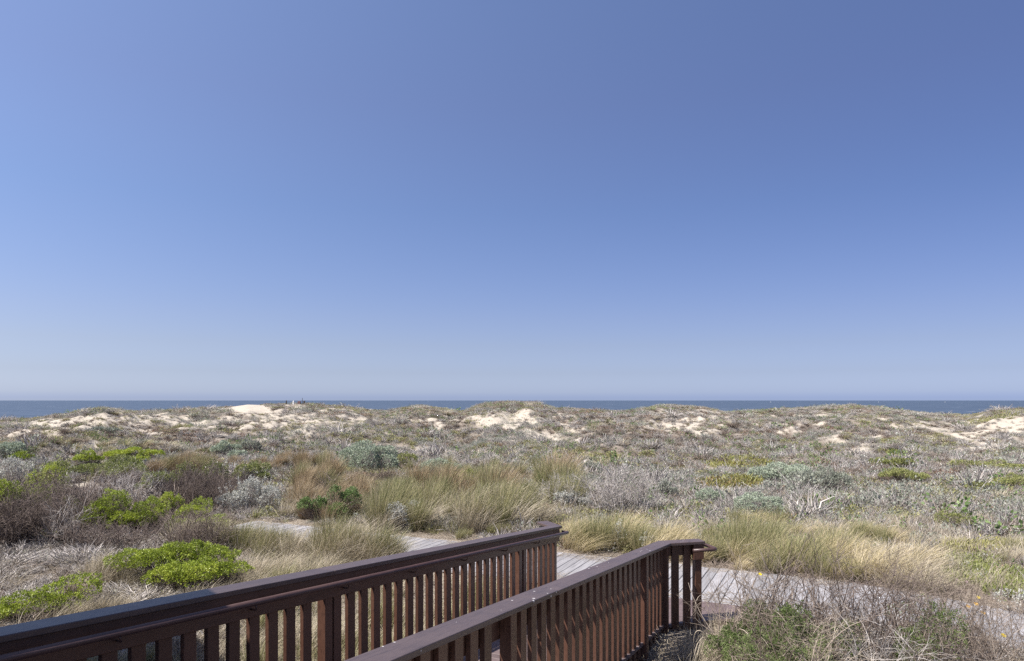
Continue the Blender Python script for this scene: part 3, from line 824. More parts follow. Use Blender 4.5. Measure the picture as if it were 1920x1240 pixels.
KINDS = {   # leaf material, twig material, leaf size, rosettes per square metre of footprint, cover, lump, flatpad
    'bright': ('bright', 'twig_dark', 0.026, 1700, 0.78, 0.30, 0.42),
    'olive': ('olive', 'twig_grey', 0.030, 900, 0.74, 0.22, 0.40),
    'dark': ('dark_green', 'twig_dark', 0.032, 1300, 0.88, 0.25, 0.45),
    'mint': ('mint', 'twig_grey', 0.032, 1200, 0.98, 0.2, 0.55),
    'greymint': ('greymint', 'twig_grey', 0.034, 800, 0.82, 0.25, 0.55),
    'silver': ('silver', 'twig_grey', 0.034, 760, 0.82, 0.28, 0.6),
    'cushion': ('cushion', 'twig', 0.030, 900, 0.74, 0.26, 0.5),
    'fern': ('fern', 'twig', 0.020, 1500, 0.62, 0.32, 0.6),
}
def shrub(x0, x1, ytop, ybase, kind, label, lobes=3, seed=1, cat='shrub', group=None, name='coastal_shrub', depth=0.8, spikes=0, twig=1.0, cover=None, sink=0.0, twig_mat=None, dens=1.0):
    p = hit((x0 + x1) / 2, ybase)
    w = (x1 - x0) / F * p[1]; h = (ybase - ytop) / F * p[1]
    d = max(w * depth, 0.3)
    q = p.copy(); q[:2] += q[:2] / np.linalg.norm(q[:2]) * d * 0.35; q[2] = ground(q[0], q[1]) - sink
    h = h * q[1] / p[1] + max(0, p[2] - q[2])
    lm, tm, lf, dn, cv, lump, fp = KINDS[kind]
    sc = max(1.0, q[1] / 16.0)                      # larger leaf tufts where single leaves cannot be told apart
    lf2 = lf * min(sc, 2.6)
    n = int(np.clip(dn * w * d * dens / min(sc, 2.6) ** 1.6, 50, 3600))
    tn = int(np.clip(620 * w * d * twig / sc ** 1.2, 60, 3000))
    fm, bmesh_ = make_shrub(name, seed, w, d, h, M[lm], M[twig_mat or tm], lf2, n, lobes, cover if cover is not None else cv, tn, 0.0035 * min(sc, 2.5), spikes, lump, flatpad=fp)
    root = empty(name, q)
    root.rotation_euler = (0, 0, -math.atan2(q[0], q[1]))
    tag(root, label, cat, group)
    if fm: obj('foliage', fm, root)
    obj('branches', bmesh_, root)
    return root

# ------------------------------------------------------------------ shrubs that stand out in the photograph
S = 100
def nxt():
    global S
    S += 1
    return S
# bright green coyote brush, left
shrub(228, 420, 1034, 1100, 'bright', 'bright green mounded bush arching just behind the shaded railing', 3, nxt(), depth=0.7)
shrub(272, 458, 1068, 1124, 'bright', 'bright green cushion bush touching the railing below the arching mound', 2, nxt(), depth=0.6)
shrub(60, 172, 1098, 1160, 'bright', 'bright green low bush at the shaded end of the railing', 2, nxt(), depth=0.7)
shrub(-40, 66, 1128, 1182, 'bright', 'small yellow-green bush cut by the picture edge above the shaded railing', 2, nxt(), depth=0.7, cover=0.45)
shrub(140, 305, 932, 1020, 'bright', 'bright green sloping bush with bare brown underside left of the boardwalk', 3, nxt(), depth=0.7, twig=1.4)
shrub(290, 356, 926, 975, 'bright', 'small bright green flat-topped bush between the sloping bush and silver bush', 2, nxt())
shrub(343, 398, 940, 985, 'bright', 'small bright green bush above the tan grass near the boardwalk end', 2, nxt())
shrub(312, 356, 974, 1010, 'bright', 'tiny bright green sprig bush low in the dry twigs', 1, nxt())
shrub(362, 422, 972, 1020, 'bright', 'bright green sprawling sprig bush beside the tan grass clump', 2, nxt(), cover=0.45)
shrub(128, 172, 978, 1014, 'bright', 'small bright green tuft bush among grey twigs at left', 1, nxt())
shrub(62, 106, 1000, 1024, 'bright', 'tiny low bright green bush on the grey duff at left', 1, nxt(), cover=0.5)
shrub(58, 142, 868, 1000, 'bright', 'yellow-green crowned bush on top of a tall brown thicket at left', 2, nxt(), depth=0.6, cover=0.66, twig=2.2, twig_mat='twig_dark')
shrub(-60, 40, 905, 1010, 'bright', 'green topped thicket cut by the left picture edge', 2, nxt(), depth=0.8, cover=0.66, twig=2.0, twig_mat='twig_dark')
shrub(146, 190, 846, 876, 'bright', 'bright green bush on the skyline of the left thicket', 2, nxt())
shrub(202, 300, 843, 866, 'bright', 'long low strip of bright green bush behind the rust grass', 4, nxt(), depth=0.4)
shrub(250, 280, 856, 874, 'bright', 'tiny bright green bush in front of the long bright strip', 1, nxt())
shrub(20, 60, 852, 872, 'bright', 'faint green bush behind the silver bush at the left edge', 2, nxt(), cover=0.5)
# olive cushions, left middle
shrub(140, 262, 862, 902, 'olive', 'broad olive green wind-pressed bush in the left middle ground', 3, nxt())
shrub(196, 268, 876, 915, 'olive', 'olive bush with bare grey twigs in front of the broad olive one', 2, nxt(), twig=1.5)
shrub(264, 334, 888, 930, 'olive', 'pale olive bush on grey twigs beside the rust grass', 2, nxt(), twig=1.6)
shrub(330, 392, 870, 935, 'olive', 'slanting olive cushion bush over dark bare stems', 2, nxt(), twig=2.0, twig_mat='twig_dark')
shrub(386, 428, 868, 920, 'olive', 'narrow olive bush next to the slanting cushion, over dark stems', 1, nxt(), twig=2.0, twig_mat='twig_dark')
shrub(440, 508, 872, 912, 'olive', 'three-tufted olive bush behind the silver spiky bush', 3, nxt())
shrub(96, 152, 868, 894, 'olive', 'small olive bush left of the broad olive one', 2, nxt())
# dark green, centre left
shrub(574, 668, 918, 982, 'dark', 'dark green lumpy bush just beyond the boardwalk', 3, nxt(), twig=1.8)
# silver
shrub(416, 532, 900, 968, 'silver', 'silvery white bush with upright spikes beyond the boardwalk end', 3, nxt(), spikes=16, twig=1.3)
shrub(-12, 48, 862, 916, 'silver', 'silvery grey bush at the left picture edge', 2, nxt())
shrub(700, 790, 944, 1000, 'silver', 'ragged silver bush in dry grass behind the boardwalk', 3, nxt(), cover=0.55, twig=1.6)
shrub(1040, 1112, 926, 958, 'silver', 'low pale silver bush behind the golden grass', 3, nxt())
shrub(1148, 1178, 985, 1036, 'silver', 'small silver sprig standing in the golden grass by the boardwalk', 1, nxt(), spikes=6, cover=0.5)
shrub(1200, 1232, 1006, 1046, 'silver', 'small grey sprig at the foot of the golden grass near the railing cap', 1, nxt(), cover=0.5)
shrub(1890, 1960, 1112, 1165, 'silver', 'grey-green leafy bush at the right picture edge', 2, nxt(), cover=0.5)
# sage, middle
shrub(634, 748, 837, 886, 'mint', 'large pale mint green rounded bush in the middle ground', 1, nxt(), depth=0.9)
shrub(786, 866, 862, 896, 'mint', 'smaller pale mint bush right of the large rounded one', 2, nxt())
shrub(742, 782, 852, 874, 'cushion', 'small olive bush between the two pale mint bushes', 1, nxt())
shrub(398, 446, 833, 856, 'mint', 'blue-green sage bush above the rust grass', 2, nxt())
shrub(452, 486, 831, 850, 'greymint', 'dark sage bush next to the blue-green one', 1, nxt())
shrub(430, 462, 848, 862, 'mint', 'small blue-green bush below the dark sage bush', 1, nxt())
shrub(-20, 42, 832, 862, 'mint', 'blue-green bush at the far left behind the silver bush', 2, nxt())
shrub(846, 912, 884, 910, 'cushion', 'yellow-olive cushion bush among the middle grass', 2, nxt())
shrub(1090, 1124, 868, 890, 'greymint', 'small sage bush above the grey scrub', 1, nxt())
# right middle
shrub(1416, 1514, 873, 908, 'mint', 'pale sage mound on the right with dark shaded side', 2, nxt())
shrub(1490, 1592, 884, 928, 'greymint', 'broad grey-green bush right of the pale sage mound', 3, nxt())
shrub(1376, 1466, 933, 972, 'mint', 'rounded pale sage bush rising behind the golden grass', 1, nxt())
shrub(1304, 1358, 922, 950, 'mint', 'smaller sage bush left of the rounded one behind the grass', 1, nxt())
shrub(1214, 1270, 903, 940, 'greymint', 'grey-green bush in scrub above the golden grass', 2, nxt())
shrub(1080, 1126, 895, 915, 'greymint', 'dark sage bush in the grey scrub of the middle', 1, nxt())
shrub(1638, 1710, 863, 881, 'cushion', 'olive green cushion on the sandy right slope', 2, nxt())
shrub(1645, 1735, 886, 908, 'cushion', 'spreading olive cushion below the upper one on the right slope', 3, nxt())
shrub(1756, 1816, 963, 996, 'cushion', 'rounded green cushion bush alone in grey scrub at right', 1, nxt())
shrub(1812, 1925, 866, 882, 'cushion', 'long olive cushion by the sand patch near the right edge', 4, nxt(), depth=0.4)
shrub(1862, 1935, 895, 920, 'cushion', 'green cushion bush cut by the right picture edge', 2, nxt())
shrub(1808, 1862, 911, 926, 'cushion', 'yellow-green cushion left of the one at the right edge', 2, nxt())
shrub(1664, 1692, 847, 858, 'cushion', 'tiny green cushion above the other olive cushions', 1, nxt())
shrub(165, 222, 803, 812, 'greymint', 'dark sage bush on the sandy dune face at left', 2, nxt())

# ------------------------------------------------------------------ big grass tussocks
WIND = np.array([0.55, 0.12, 0.0])
GM = {}
def grass_mesh(kind, k):
    key = (kind, k)
    if key in GM: return GM[key]
    seed = 1000 + 37 * k + sum(map(ord, kind))
    if kind == 'gold':
        V, Q, T = blades(seed, 400, 1.0, 0.17, 0.32, WIND * (0.4 + 0.16 * k), 0.0058, 6, 0.35, 0.6); mt = 'grass_gold'
    elif kind == 'olive':
        V, Q, T = blades(seed, 420, 1.0, 0.15, 0.26, WIND * 0.22, 0.0055, 5, 0.22, 0.6); mt = 'grass_olive'
    elif kind == 'tan':
        V, Q, T = blades(seed, 360, 1.0, 0.20, 0.38, WIND * (0.3 + 0.15 * k), 0.0052, 6, 0.38, 0.6); mt = 'grass_tan'
    else:
        V, Q, T = blades(seed, 460, 1.0, 0.20, 0.26, WIND * 0.3, 0.006, 5, 0.25, 0.45); mt = 'grass_rust'
    GM[key] = mesh_np('grass_tussock', V, Q, None, T, [M[mt]])
    return GM[key]

gt = np.random.default_rng(55)
LOOSE_T = []
def tussock(x, y, z, h, kind, label, group, wide=1.0):
    if label is None:
        LOOSE_T.append((x, y, z - 0.01, h, h * wide, kind)); return None
    o = obj('grass_tussock', grass_mesh(kind, int(gt.integers(5))), None, (x, y, z - 0.01))
    o.scale = (h * wide, h * wide, h)
    o.rotation_euler = (0, 0, gt.normal(0, 0.35))
    tag(o, label, 'grass', group)
    return o
def on_path(u, v):
    bend = max(0.0, v + 0.5); uc = 11.25 - 0.07 * bend ** 2
    return abs(u - uc) < 1.18
def tussocks(n, xr, yfun, hpx, kind, label, group, jy=10, wide=1.0, mix=None):
    k = 0; tries = 0
    while k < n and tries < n * 20:
        tries += 1
        px = gt.uniform(*xr); lo, hi = yfun(px); py = gt.uniform(lo, hi)
        p = hit(px, py)
        u, v = uv_of(p[0], p[1])
        if on_path(u, v) or (VL0 - 0.25 < v < VR1 + 0.25 and u < 10.3): continue
        h = gt.uniform(*hpx) / F * p[1]
        if 625 < px < 765 and py < 965: h = min(h, (py - 878) / F * p[1]) if py > 900 else h * 0.4
        kd = kind if mix is None or gt.uniform() > 0.42 else mix
        tussock(p[0], p[1], p[2], h, kd, label, group, wide * gt.uniform(0.8, 1.25)); k += 1

def lin(x0, y0, x1, y1, d):
    return lambda x: (y0 + (y1 - y0) * (x - x0) / (x1 - x0) - d, y0 + (y1 - y0) * (x - x0) / (x1 - x0) + d)
tussocks(38, (1050, 1400), lin(1050, 1024, 1400, 1050, 15), (62, 92), 'gold', 'golden green grass tussock in the row beyond the boardwalk, behind the ramp end', 'golden tussocks beyond the boardwalk', mix='olive')
tussocks(36, (1380, 1600), lin(1380, 1046, 1600, 1083, 26), (48, 104), 'gold', 'windblown golden grass tussock in the thick bank right of the ramp', 'golden tussocks in the right bank', wide=1.15, mix='olive')
tussocks(28, (1560, 1725), lin(1560, 1076, 1725, 1096, 28), (44, 96), 'tan', 'pale tan grass tussock swept over at the right end of the bank', 'tan tussocks at the right end of the bank', wide=1.3, mix='gold')
tussocks(26, (1360, 1690), lin(1360, 1000, 1690, 1030, 18), (45, 66), 'olive', None, None, mix='gold')
tussocks(9, (1740, 1930), lin(1740, 1045, 1930, 1052, 20), (40, 60), 'tan', None, None, mix='olive')
tussocks(36, (690, 1010), lin(690, 985, 1010, 985, 16), (78, 118), 'olive', 'tall olive green grass tussock along the far edge of the boardwalk', 'olive tussocks along the boardwalk', mix='tan')
tussocks(42, (650, 1080), lin(650, 935, 1080, 930, 24), (56, 90), 'olive', 'olive green grass tussock in the thick middle grass', 'olive tussocks in the middle grass', mix='rust')
tussocks(16, (760, 1070), lin(760, 890, 1070, 888, 10), (30, 48), 'olive', None, None)
tussocks(22, (540, 668), lin(540, 905, 668, 915, 28), (42, 62), 'rust', 'rust brown grass tussock left of the large pale mint bush', 'rust tussocks by the mint bush', mix='olive')
tussocks(16, (520, 690), lin(520, 868, 690, 862, 9), (24, 36), 'rust', None, None)
tussocks(18, (276, 392), lin(276, 884, 392, 886, 8), (34, 50), 'rust', 'olive brown grass tussock in the dense stand left of centre', 'olive brown tussocks left of centre', mix='olive')
tussocks(14, (400, 540), lin(400, 872, 540, 880, 8), (20, 30), 'rust', None, None)
tussocks(18, (530, 660), lin(530, 962, 660, 968, 14), (48, 72), 'rust', None, None, mix='tan')
tussocks(36, (330, 600), lin(330, 1020, 600, 1054, 13), (58, 88), 'tan', 'pale tan grass tussock in the clump near the boardwalk end', 'tan tussocks by the boardwalk end', mix='olive')
tussocks(30, (590, 735), lin(590, 1050, 735, 1062, 14), (84, 120), 'tan', 'tan grass tussock hiding the near edge of the boardwalk', 'tan tussocks hiding the boardwalk edge', mix='olive')
tussocks(30, (440, 720), lin(440, 1100, 720, 1075, 20), (52, 80), 'tan', None, None)
tussocks(7, (120, 280), lin(120, 1110, 280, 1080, 20), (62, 96), 'tan', 'thin pale grass tussock between the bright green bushes', 'pale tussocks between the green bushes')
tussocks(8, (60, 250), lin(60, 1178, 250, 1150, 10), (46, 70), 'tan', None, None)
tussocks(8, (860, 960), lin(860, 1012, 960, 1000, 4), (22, 36), 'olive', None, None)
# grass beside the ramp, seen between the balusters of the left railing
k = 0
while k < 40:
    u, v = gt.uniform(4.3, 9.6), gt.uniform(-8.2, -4.5)
    p = W(u, v); z = float(ground(p[0], p[1]))
    tussock(p[0], p[1], z, gt.uniform(0.35, 0.62), 'olive' if gt.uniform() < 0.45 else 'tan', None, None, 1.3); k += 1

# ------------------------------------------------------------------ scattered ground cover
def scatter(name, label, P, scl, rot, idx, protos):
    me = bpy.data.meshes.new(name)
    me.vertices.add(len(P)); me.vertices.foreach_set('co', np.ascontiguousarray(P, np.float32).reshape(-1))
    a = me.attributes.new('scl', 'FLOAT_VECTOR', 'POINT'); a.data.foreach_set('vector', np.ascontiguousarray(scl, np.float32).reshape(-1))
    a = me.attributes.new('rot', 'FLOAT_VECTOR', 'POINT'); a.data.foreach_set('vector', np.ascontiguousarray(rot, np.float32).reshape(-1))
    a = me.attributes.new('idx', 'INT', 'POINT'); a.data.foreach_set('value', np.ascontiguousarray(idx, np.int32))
    col = bpy.data.collections.new(name + '_kinds')
    for k, pm in enumerate(protos):
        col.objects.link(bpy.data.objects.new('%s_kind_%02d' % (name, k), pm))
    t = bpy.data.node_groups.new(name, 'GeometryNodeTree')
    t.interface.new_socket('Geometry', in_out='INPUT', socket_type='NodeSocketGeometry')
    t.interface.new_socket('Geometry', in_out='OUTPUT', socket_type='NodeSocketGeometry')
    n, l = t.nodes, t.links
    gi, go = n.new('NodeGroupInput'), n.new('NodeGroupOutput')
    mp = n.new('GeometryNodeMeshToPoints')
    ci = n.new('GeometryNodeCollectionInfo'); ci.inputs[0].default_value = col; ci.inputs[1].default_value = True; ci.inputs[2].default_value = True
    ip = n.new('GeometryNodeInstanceOnPoints'); ip.inputs['Pick Instance'].default_value = True
    def named(nm, ty):
        q = n.new('GeometryNodeInputNamedAttribute'); q.data_type = ty; q.inputs[0].default_value = nm
        return q.outputs[0]
    l.new(gi.outputs[0], mp.inputs[0]); l.new(mp.outputs[0], ip.inputs['Points']); l.new(ci.outputs[0], ip.inputs['Instance'])
    l.new(named('idx', 'INT'), ip.inputs['Instance Index'])
    er = n.new('FunctionNodeEulerToRotation'); l.new(named('rot', 'FLOAT_VECTOR'), er.inputs[0]); l.new(er.outputs[0], ip.inputs['Rotation'])
    l.new(named('scl', 'FLOAT_VECTOR'), ip.inputs['Scale'])
    l.new(ip.outputs[0], go.inputs[0])
    o = obj(name, me)
    md = o.modifiers.new('cover', 'NODES'); md.node_group = t
    tag(o, label, None, kind='stuff')
    return o

def clump(seed, leaf_mat, twig_mat, nl, nt, leaf=0.16, w=1.0, h=0.5, tr=0.012, aspect=0.5, up=0.6):
    """unit-wide low clump: leaves and twigs in one mesh"""
    g = np.random.default_rng(seed)
    parts, mi, mats = [], [], []
    if nl:
        P, Nn, d = lobe_points(g, nl // 3, (0, 0, 0.0), w * 0.5, w * 0.5, h, 0.3, 0.0)
        P = P * g.uniform(0.75, 1.0, (len(P), 1))
        part = leaves_at(g, P, norm(Nn + [0, 0, up]), leaf, 3, 0.7, aspect); parts.append(part); mi += [0] * len(part[1])
        mats.append(M[leaf_mat])
    if nt:
        B, Nb, _ = lobe_points(g, nt, (0, 0, 0), w * 0.52, w * 0.52, h * 1.1, 0.35, 0.0)
        A = B * g.uniform(0.1, 0.7, (nt, 1)); A[:, 2] *= 0.5
        part = twigs(g, A, B, tr, 3, 0.2); parts.append(part); mi += [len(mats)] * len(part[1])
        mats.append(M[twig_mat])
    V, Q, T = merge(parts)
    return mesh_np('tuft', V, Q, None, T, mats, midx=mi)

gs = np.random.default_rng(77)
SCRUB = [clump(300 + k, 'greymint', 'twig_grey', 18, 60, 0.10, tr=0.017) for k in range(3)] \
    + [clump(310 + k, 'greymint', 'twig_grey', 105, 30, 0.09) for k in range(3)] \
    + [clump(320 + k, 'silver', 'twig_grey', 75, 40, 0.065) for k in range(2)] \
    + [clump(330 + k, 'dark_green', 'twig', 75, 30, 0.12) for k in range(1)] \
    + [clump(340 + k, 'yolive', 'twig', 100, 10, 0.12, h=0.35) for k in range(2)] \
    + [clump(350 + k, 'rusty', 'twig', 90, 20, 0.11, h=0.35) for k in range(2)] \
    + [clump(360 + k, 'greymint', 'twig', 0, 80, h=0.4, tr=0.016) for k in range(3)]
# kinds: 0-2 grey twiggy, 3-5 sage, 6-7 silver, 8 dark green, 9-10 yellow olive, 11-12 rust, 13-15 brown twigs
for k in range(3):
    V, Q, T = blades(370 + k, 70, 0.9, 0.3, 0.5, WIND * 0.5, 0.02, 4, 0.4); SCRUB.append(mesh_np('tuft', V, Q, None, T, [M['grass_tan']]))
for k in range(2):
    V, Q, T = blades(380 + k, 70, 0.9, 0.3, 0.4, WIND * 0.4, 0.02, 4, 0.3); SCRUB.append(mesh_np('tuft', V, Q, None, T, [M['grass_olive']]))
# 16-18 tan grass, 19-20 olive grass

ICE_AREAS = [(1300, 1456, 861, 886), (1288, 1438, 896, 930), (1738, 1880, 1045, 1110), (1840, 1990, 1080, 1138), (1730, 1960, 1020, 1052), (1040, 1200, 848, 874)]
def build_scrub():
    N = 122000
    r = gs.uniform(13.5, 118, N); az = gs.uniform(R(-50), R(50), N)
    x, y = np.sin(az) * r, np.cos(az) * r
    z = ground(x, y)
    px, py = to_px(x, y, z)
    u, v = uv_of(x, y)
    sm = sandmask(x, y, z)
    sd = sstep(0.36, 0.60, sm); bare = ((px - 467) / 36) ** 2 + ((py - 767) / 9) ** 2 < 1
    keep = (gs.uniform(0, 1, N) > sd * np.interp(px, [0, 640, 800], [0.26, 0.28, 0.40])) & ~bare
    keep &= (u > 12.75) | (v < -9)
    keep &= ~((u > 9.7) & (u < 12.8))
    for (a0, a1, b0, b1) in ICE_AREAS:
        keep &= ~((((px - (a0 + a1) / 2) / ((a1 - a0) / 2)) ** 2 + ((py - (b0 + b1) / 2) / ((b1 - b0) / 2)) ** 2 < 0.85) & (gs.uniform(0, 1, N) < 0.72))
    keep &= ~((px > 530) & (px < 576) & (py < 764) & (gs.uniform(0, 1, N) < 0.85))
    keep &= ~((px < 430) & (py > 905))
    keep &= ~((py > 880) & (px > 540) & (px < 1050) & (gs.uniform(0, 1, N) > 0.35))
    x, y, z, px, py, r, sm, sd = (a[keep] for a in (x, y, z, px, py, r, sm, sd))
    n = len(x)
    f1 = fbm(x / 5, y / 5, 201, 3); f2 = fbm(x / 7, y / 7, 202, 3); f3 = fbm(x / 4, y / 4, 203, 2); f4 = fbm(x / 9, y / 9, 204, 2)
    w = np.zeros((n, 8))       # grey twig, sage, silver, dark, yellow olive, rust, brown twig, tan grass
    w[:, 0] = 0.8 + 4.0 * sstep(0.5, 0.6, f1)
    w[:, 1] = 0.3 + 3.0 * sstep(0.52, 0.62, f2)
    w[:, 2] = 0.45
    w[:, 3] = 0.10 + 1.0 * sstep(0.55, 0.65, 1 - f3)
    w[:, 4] = 0.06 + 2.6 * sstep(0.57, 0.66, f4)
    w[:, 5] = 0.06 + 1.6 * sstep(0.60, 0.69, f3)
    w[:, 6] = 0.5 + 4.0 * sstep(0.53, 0.63, 1 - f2)
    w[:, 7] = 0.18 + 0.9 * sstep(0.55, 0.7, 1 - f4)
    # local character seen in the photograph
    def blob(cx, cy, a, b): return np.exp(-(((px - cx) / a) ** 2 + ((py - cy) / b) ** 2))
    w[:, 7] += 10 * blob(150, 842, 150, 10) + 3 * blob(300, 850, 150, 8)
    w[:, 4] += 3.5 * blob(1120, 862, 110, 14) + 3 * blob(1180, 855, 60, 10) + 3 * blob(800, 800, 30, 5) + 4 * blob(1740, 822, 50, 6) + 3 * blob(500, 848, 60, 6) + 3 * blob(110, 832, 120, 6) + 2 * blob(960, 758, 30, 4) + 2 * blob(540, 762, 50, 5) + 2 * blob(1850, 782, 60, 5)
    w[:, 5] += 2.5 * blob(1300, 768, 40, 8) + 2 * blob(1640, 772, 60, 9) + 2 * blob(960, 770, 40, 5) + 1.5 * blob(690, 772, 60, 6) + 1.5 * blob(1540, 805, 70, 8)
    w[:, 3] += 1.5 * blob(160, 845, 200, 12) + 1.5 * blob(560, 835, 120, 10) + 1.2 * blob(960, 855, 140, 8)
    w[:, 1] += 1.5 * blob(1560, 930, 160, 30) + 1.2 * blob(960, 840, 200, 14)
    w[:, 6] += 0.9 * sstep(950, 1250, px); w[:, 0] += 0.9 * sstep(950, 1250, px); w[:, 3] += 0.45 * sstep(950, 1250, px); w[:, 1] += 0.5 * sstep(950, 1250, px)
    crest = sstep(12, 2, py - np.interp(px, SKY_X, SKY_Y))
    w[:, 4] += 0.8 * crest; w[:, 5] += 0.3 * crest
    c = np.cumsum(w, 1); c /= c[:, -1:]
    kd = (gs.uniform(0, 1, (n, 1)) > c).sum(1)
    first = np.array([0, 3, 6, 8, 9, 11, 13, 16]); cnt = np.array([3, 3, 2, 1, 2, 2, 3, 5])
    idx = first[kd] + np.floor(gs.uniform(0, 1, n) * cnt[kd]).astype(int)
    size = np.interp(r, [13, 30, 60, 110], [0.34, 0.42, 0.55, 0.75]) * np.clip(np.exp(gs.normal(0, 0.46, n)), 0.3, 2.0) * (1 - 0.42 * sd)
    big = (gs.uniform(0, 1, n) < 0.035) & (idx < 9) & (r > 18); size = np.where(big, size * 1.9, size)
    hs = size * gs.uniform(0.55, 1.05, n) * np.interp(r, [13, 60, 80, 110], [1.0, 0.85, 0.5, 0.42])
    rot = np.stack([gs.normal(0, 0.12, n), gs.normal(0, 0.12, n), gs.uniform(0, 6.28, n)], -1)
    grass = idx >= 16
    rot[grass, 2] = gs.normal(0, 0.4, grass.sum())
    scatter('dune_scrub_foliage', 'low grey and sage scrub covering the sandy dunes', np.stack([x, y, z - 0.02], -1), np.stack([size, size, hs], -1), rot, idx, SCRUB)
build_scrub()

KS = ['gold', 'olive', 'tan', 'rust']
scatter('dune_grass', 'loose clumps of dune grass filling the gaps beside the ramp and behind the bushes', np.array([t[:3] for t in LOOSE_T]),
        np.array([(t[4], t[4], t[3]) for t in LOOSE_T]), np.array([(0, 0, gt.normal(0, 0.35)) for t in LOOSE_T]),
        np.array([KS.index(t[5]) * 5 + int(gt.integers(5)) for t in LOOSE_T]), [grass_mesh(a_, k_) for a_ in KS for k_ in range(5)])

# dry grey brush in the left foreground
def build_brush():
    PR = [clump(400 + k, 'greymint', 'twig', 0, 170, h=0.42, tr=0.0105) for k in range(3)] + [clump(410 + k, 'greymint', 'twig_grey', 40, 150, 0.045, h=0.42, tr=0.011) for k in range(3)] \
        + [clump(420, 'olive', 'twig', 140, 260, 0.05, h=0.4, tr=0.006)] + [clump(430 + k, 'greymint', 'twig_dark', 0, 200, h=0.6, tr=0.011) for k in range(2)]
    N = 10500
    r = gs.uniform(6.5, 27, N); az = gs.uniform(R(-43), R(43), N)
    x, y = np.sin(az) * r, np.cos(az) * r; z = ground(x, y); px, py = to_px(x, y, z); u, v = uv_of(x, y)
    du = np.abs(u - (11.25 - 0.07 * np.clip(v + 0.5, 0, None) ** 2))
    keep = (v < -4.6) & ~((u > 9.9) & (u < 12.6) & (v > -13.2))
    keep &= (px < 440 + 50 * gs.normal(0, 1, N)) | ((py < 930) & (gs.uniform(0, 1, N) < 0.25))
    foot = (px > 1330) & (px < 1770) & (du > 1.15) & (u > 11) & (u < 14.5) & (gs.uniform(0, 1, N) < 0.8)
    foot |= (px > 1440) & (px < 1930) & (u < 10.1) & (u > 9.0) & (v > -1.2) & (gs.uniform(0, 1, N) < 0.85)
    foot |= (px > 1600) & (px < 1930) & (u < 9.9) & (u > 6.4) & (gs.uniform(0, 1, N) < 0.7)
    keep |= foot
    x, y, z, px, py, r = (a[keep] for a in (x, y, z, px, py, r)); n = len(x)
    f = fbm(x / 2.5, y / 2.5, 501, 3)
    idx = np.where(f > 0.56, 3 + gs.integers(0, 4, n), gs.integers(0, 3, n))
    dark = np.exp(-(((px - 60) / 150) ** 2 + ((py - 985) / 45) ** 2)) + np.exp(-(((px - 370) / 70) ** 2 + ((py - 930) / 25) ** 2))
    idx = np.where(gs.uniform(0, 1, n) < dark * 0.75, 7 + gs.integers(0, 2, n), idx)
    idx = np.where((px < 330) & (py > 1005) & (gs.uniform(0, 1, n) < 0.65), 3 + gs.integers(0, 3, n), idx)
    size = np.interp(r, [6, 14, 27], [0.42, 0.6, 0.7]) * np.exp(gs.normal(0, 0.3, n))
    hs = size * gs.uniform(0.4, 0.85, n) * (1 + 0.7 * np.clip(dark, 0, 1)) * np.interp(py, [1000, 1080], [1.0, 0.5])
    rot = np.stack([gs.normal(0, 0.15, n), gs.normal(0, 0.15, n), gs.uniform(0, 6.28, n)], -1)
    scatter('dry_brush_foliage', 'tangled dry grey brush around the green bushes at left', np.stack([x, y, z - 0.02], -1), np.stack([size, size, hs], -1), rot, idx, PR)
build_brush()

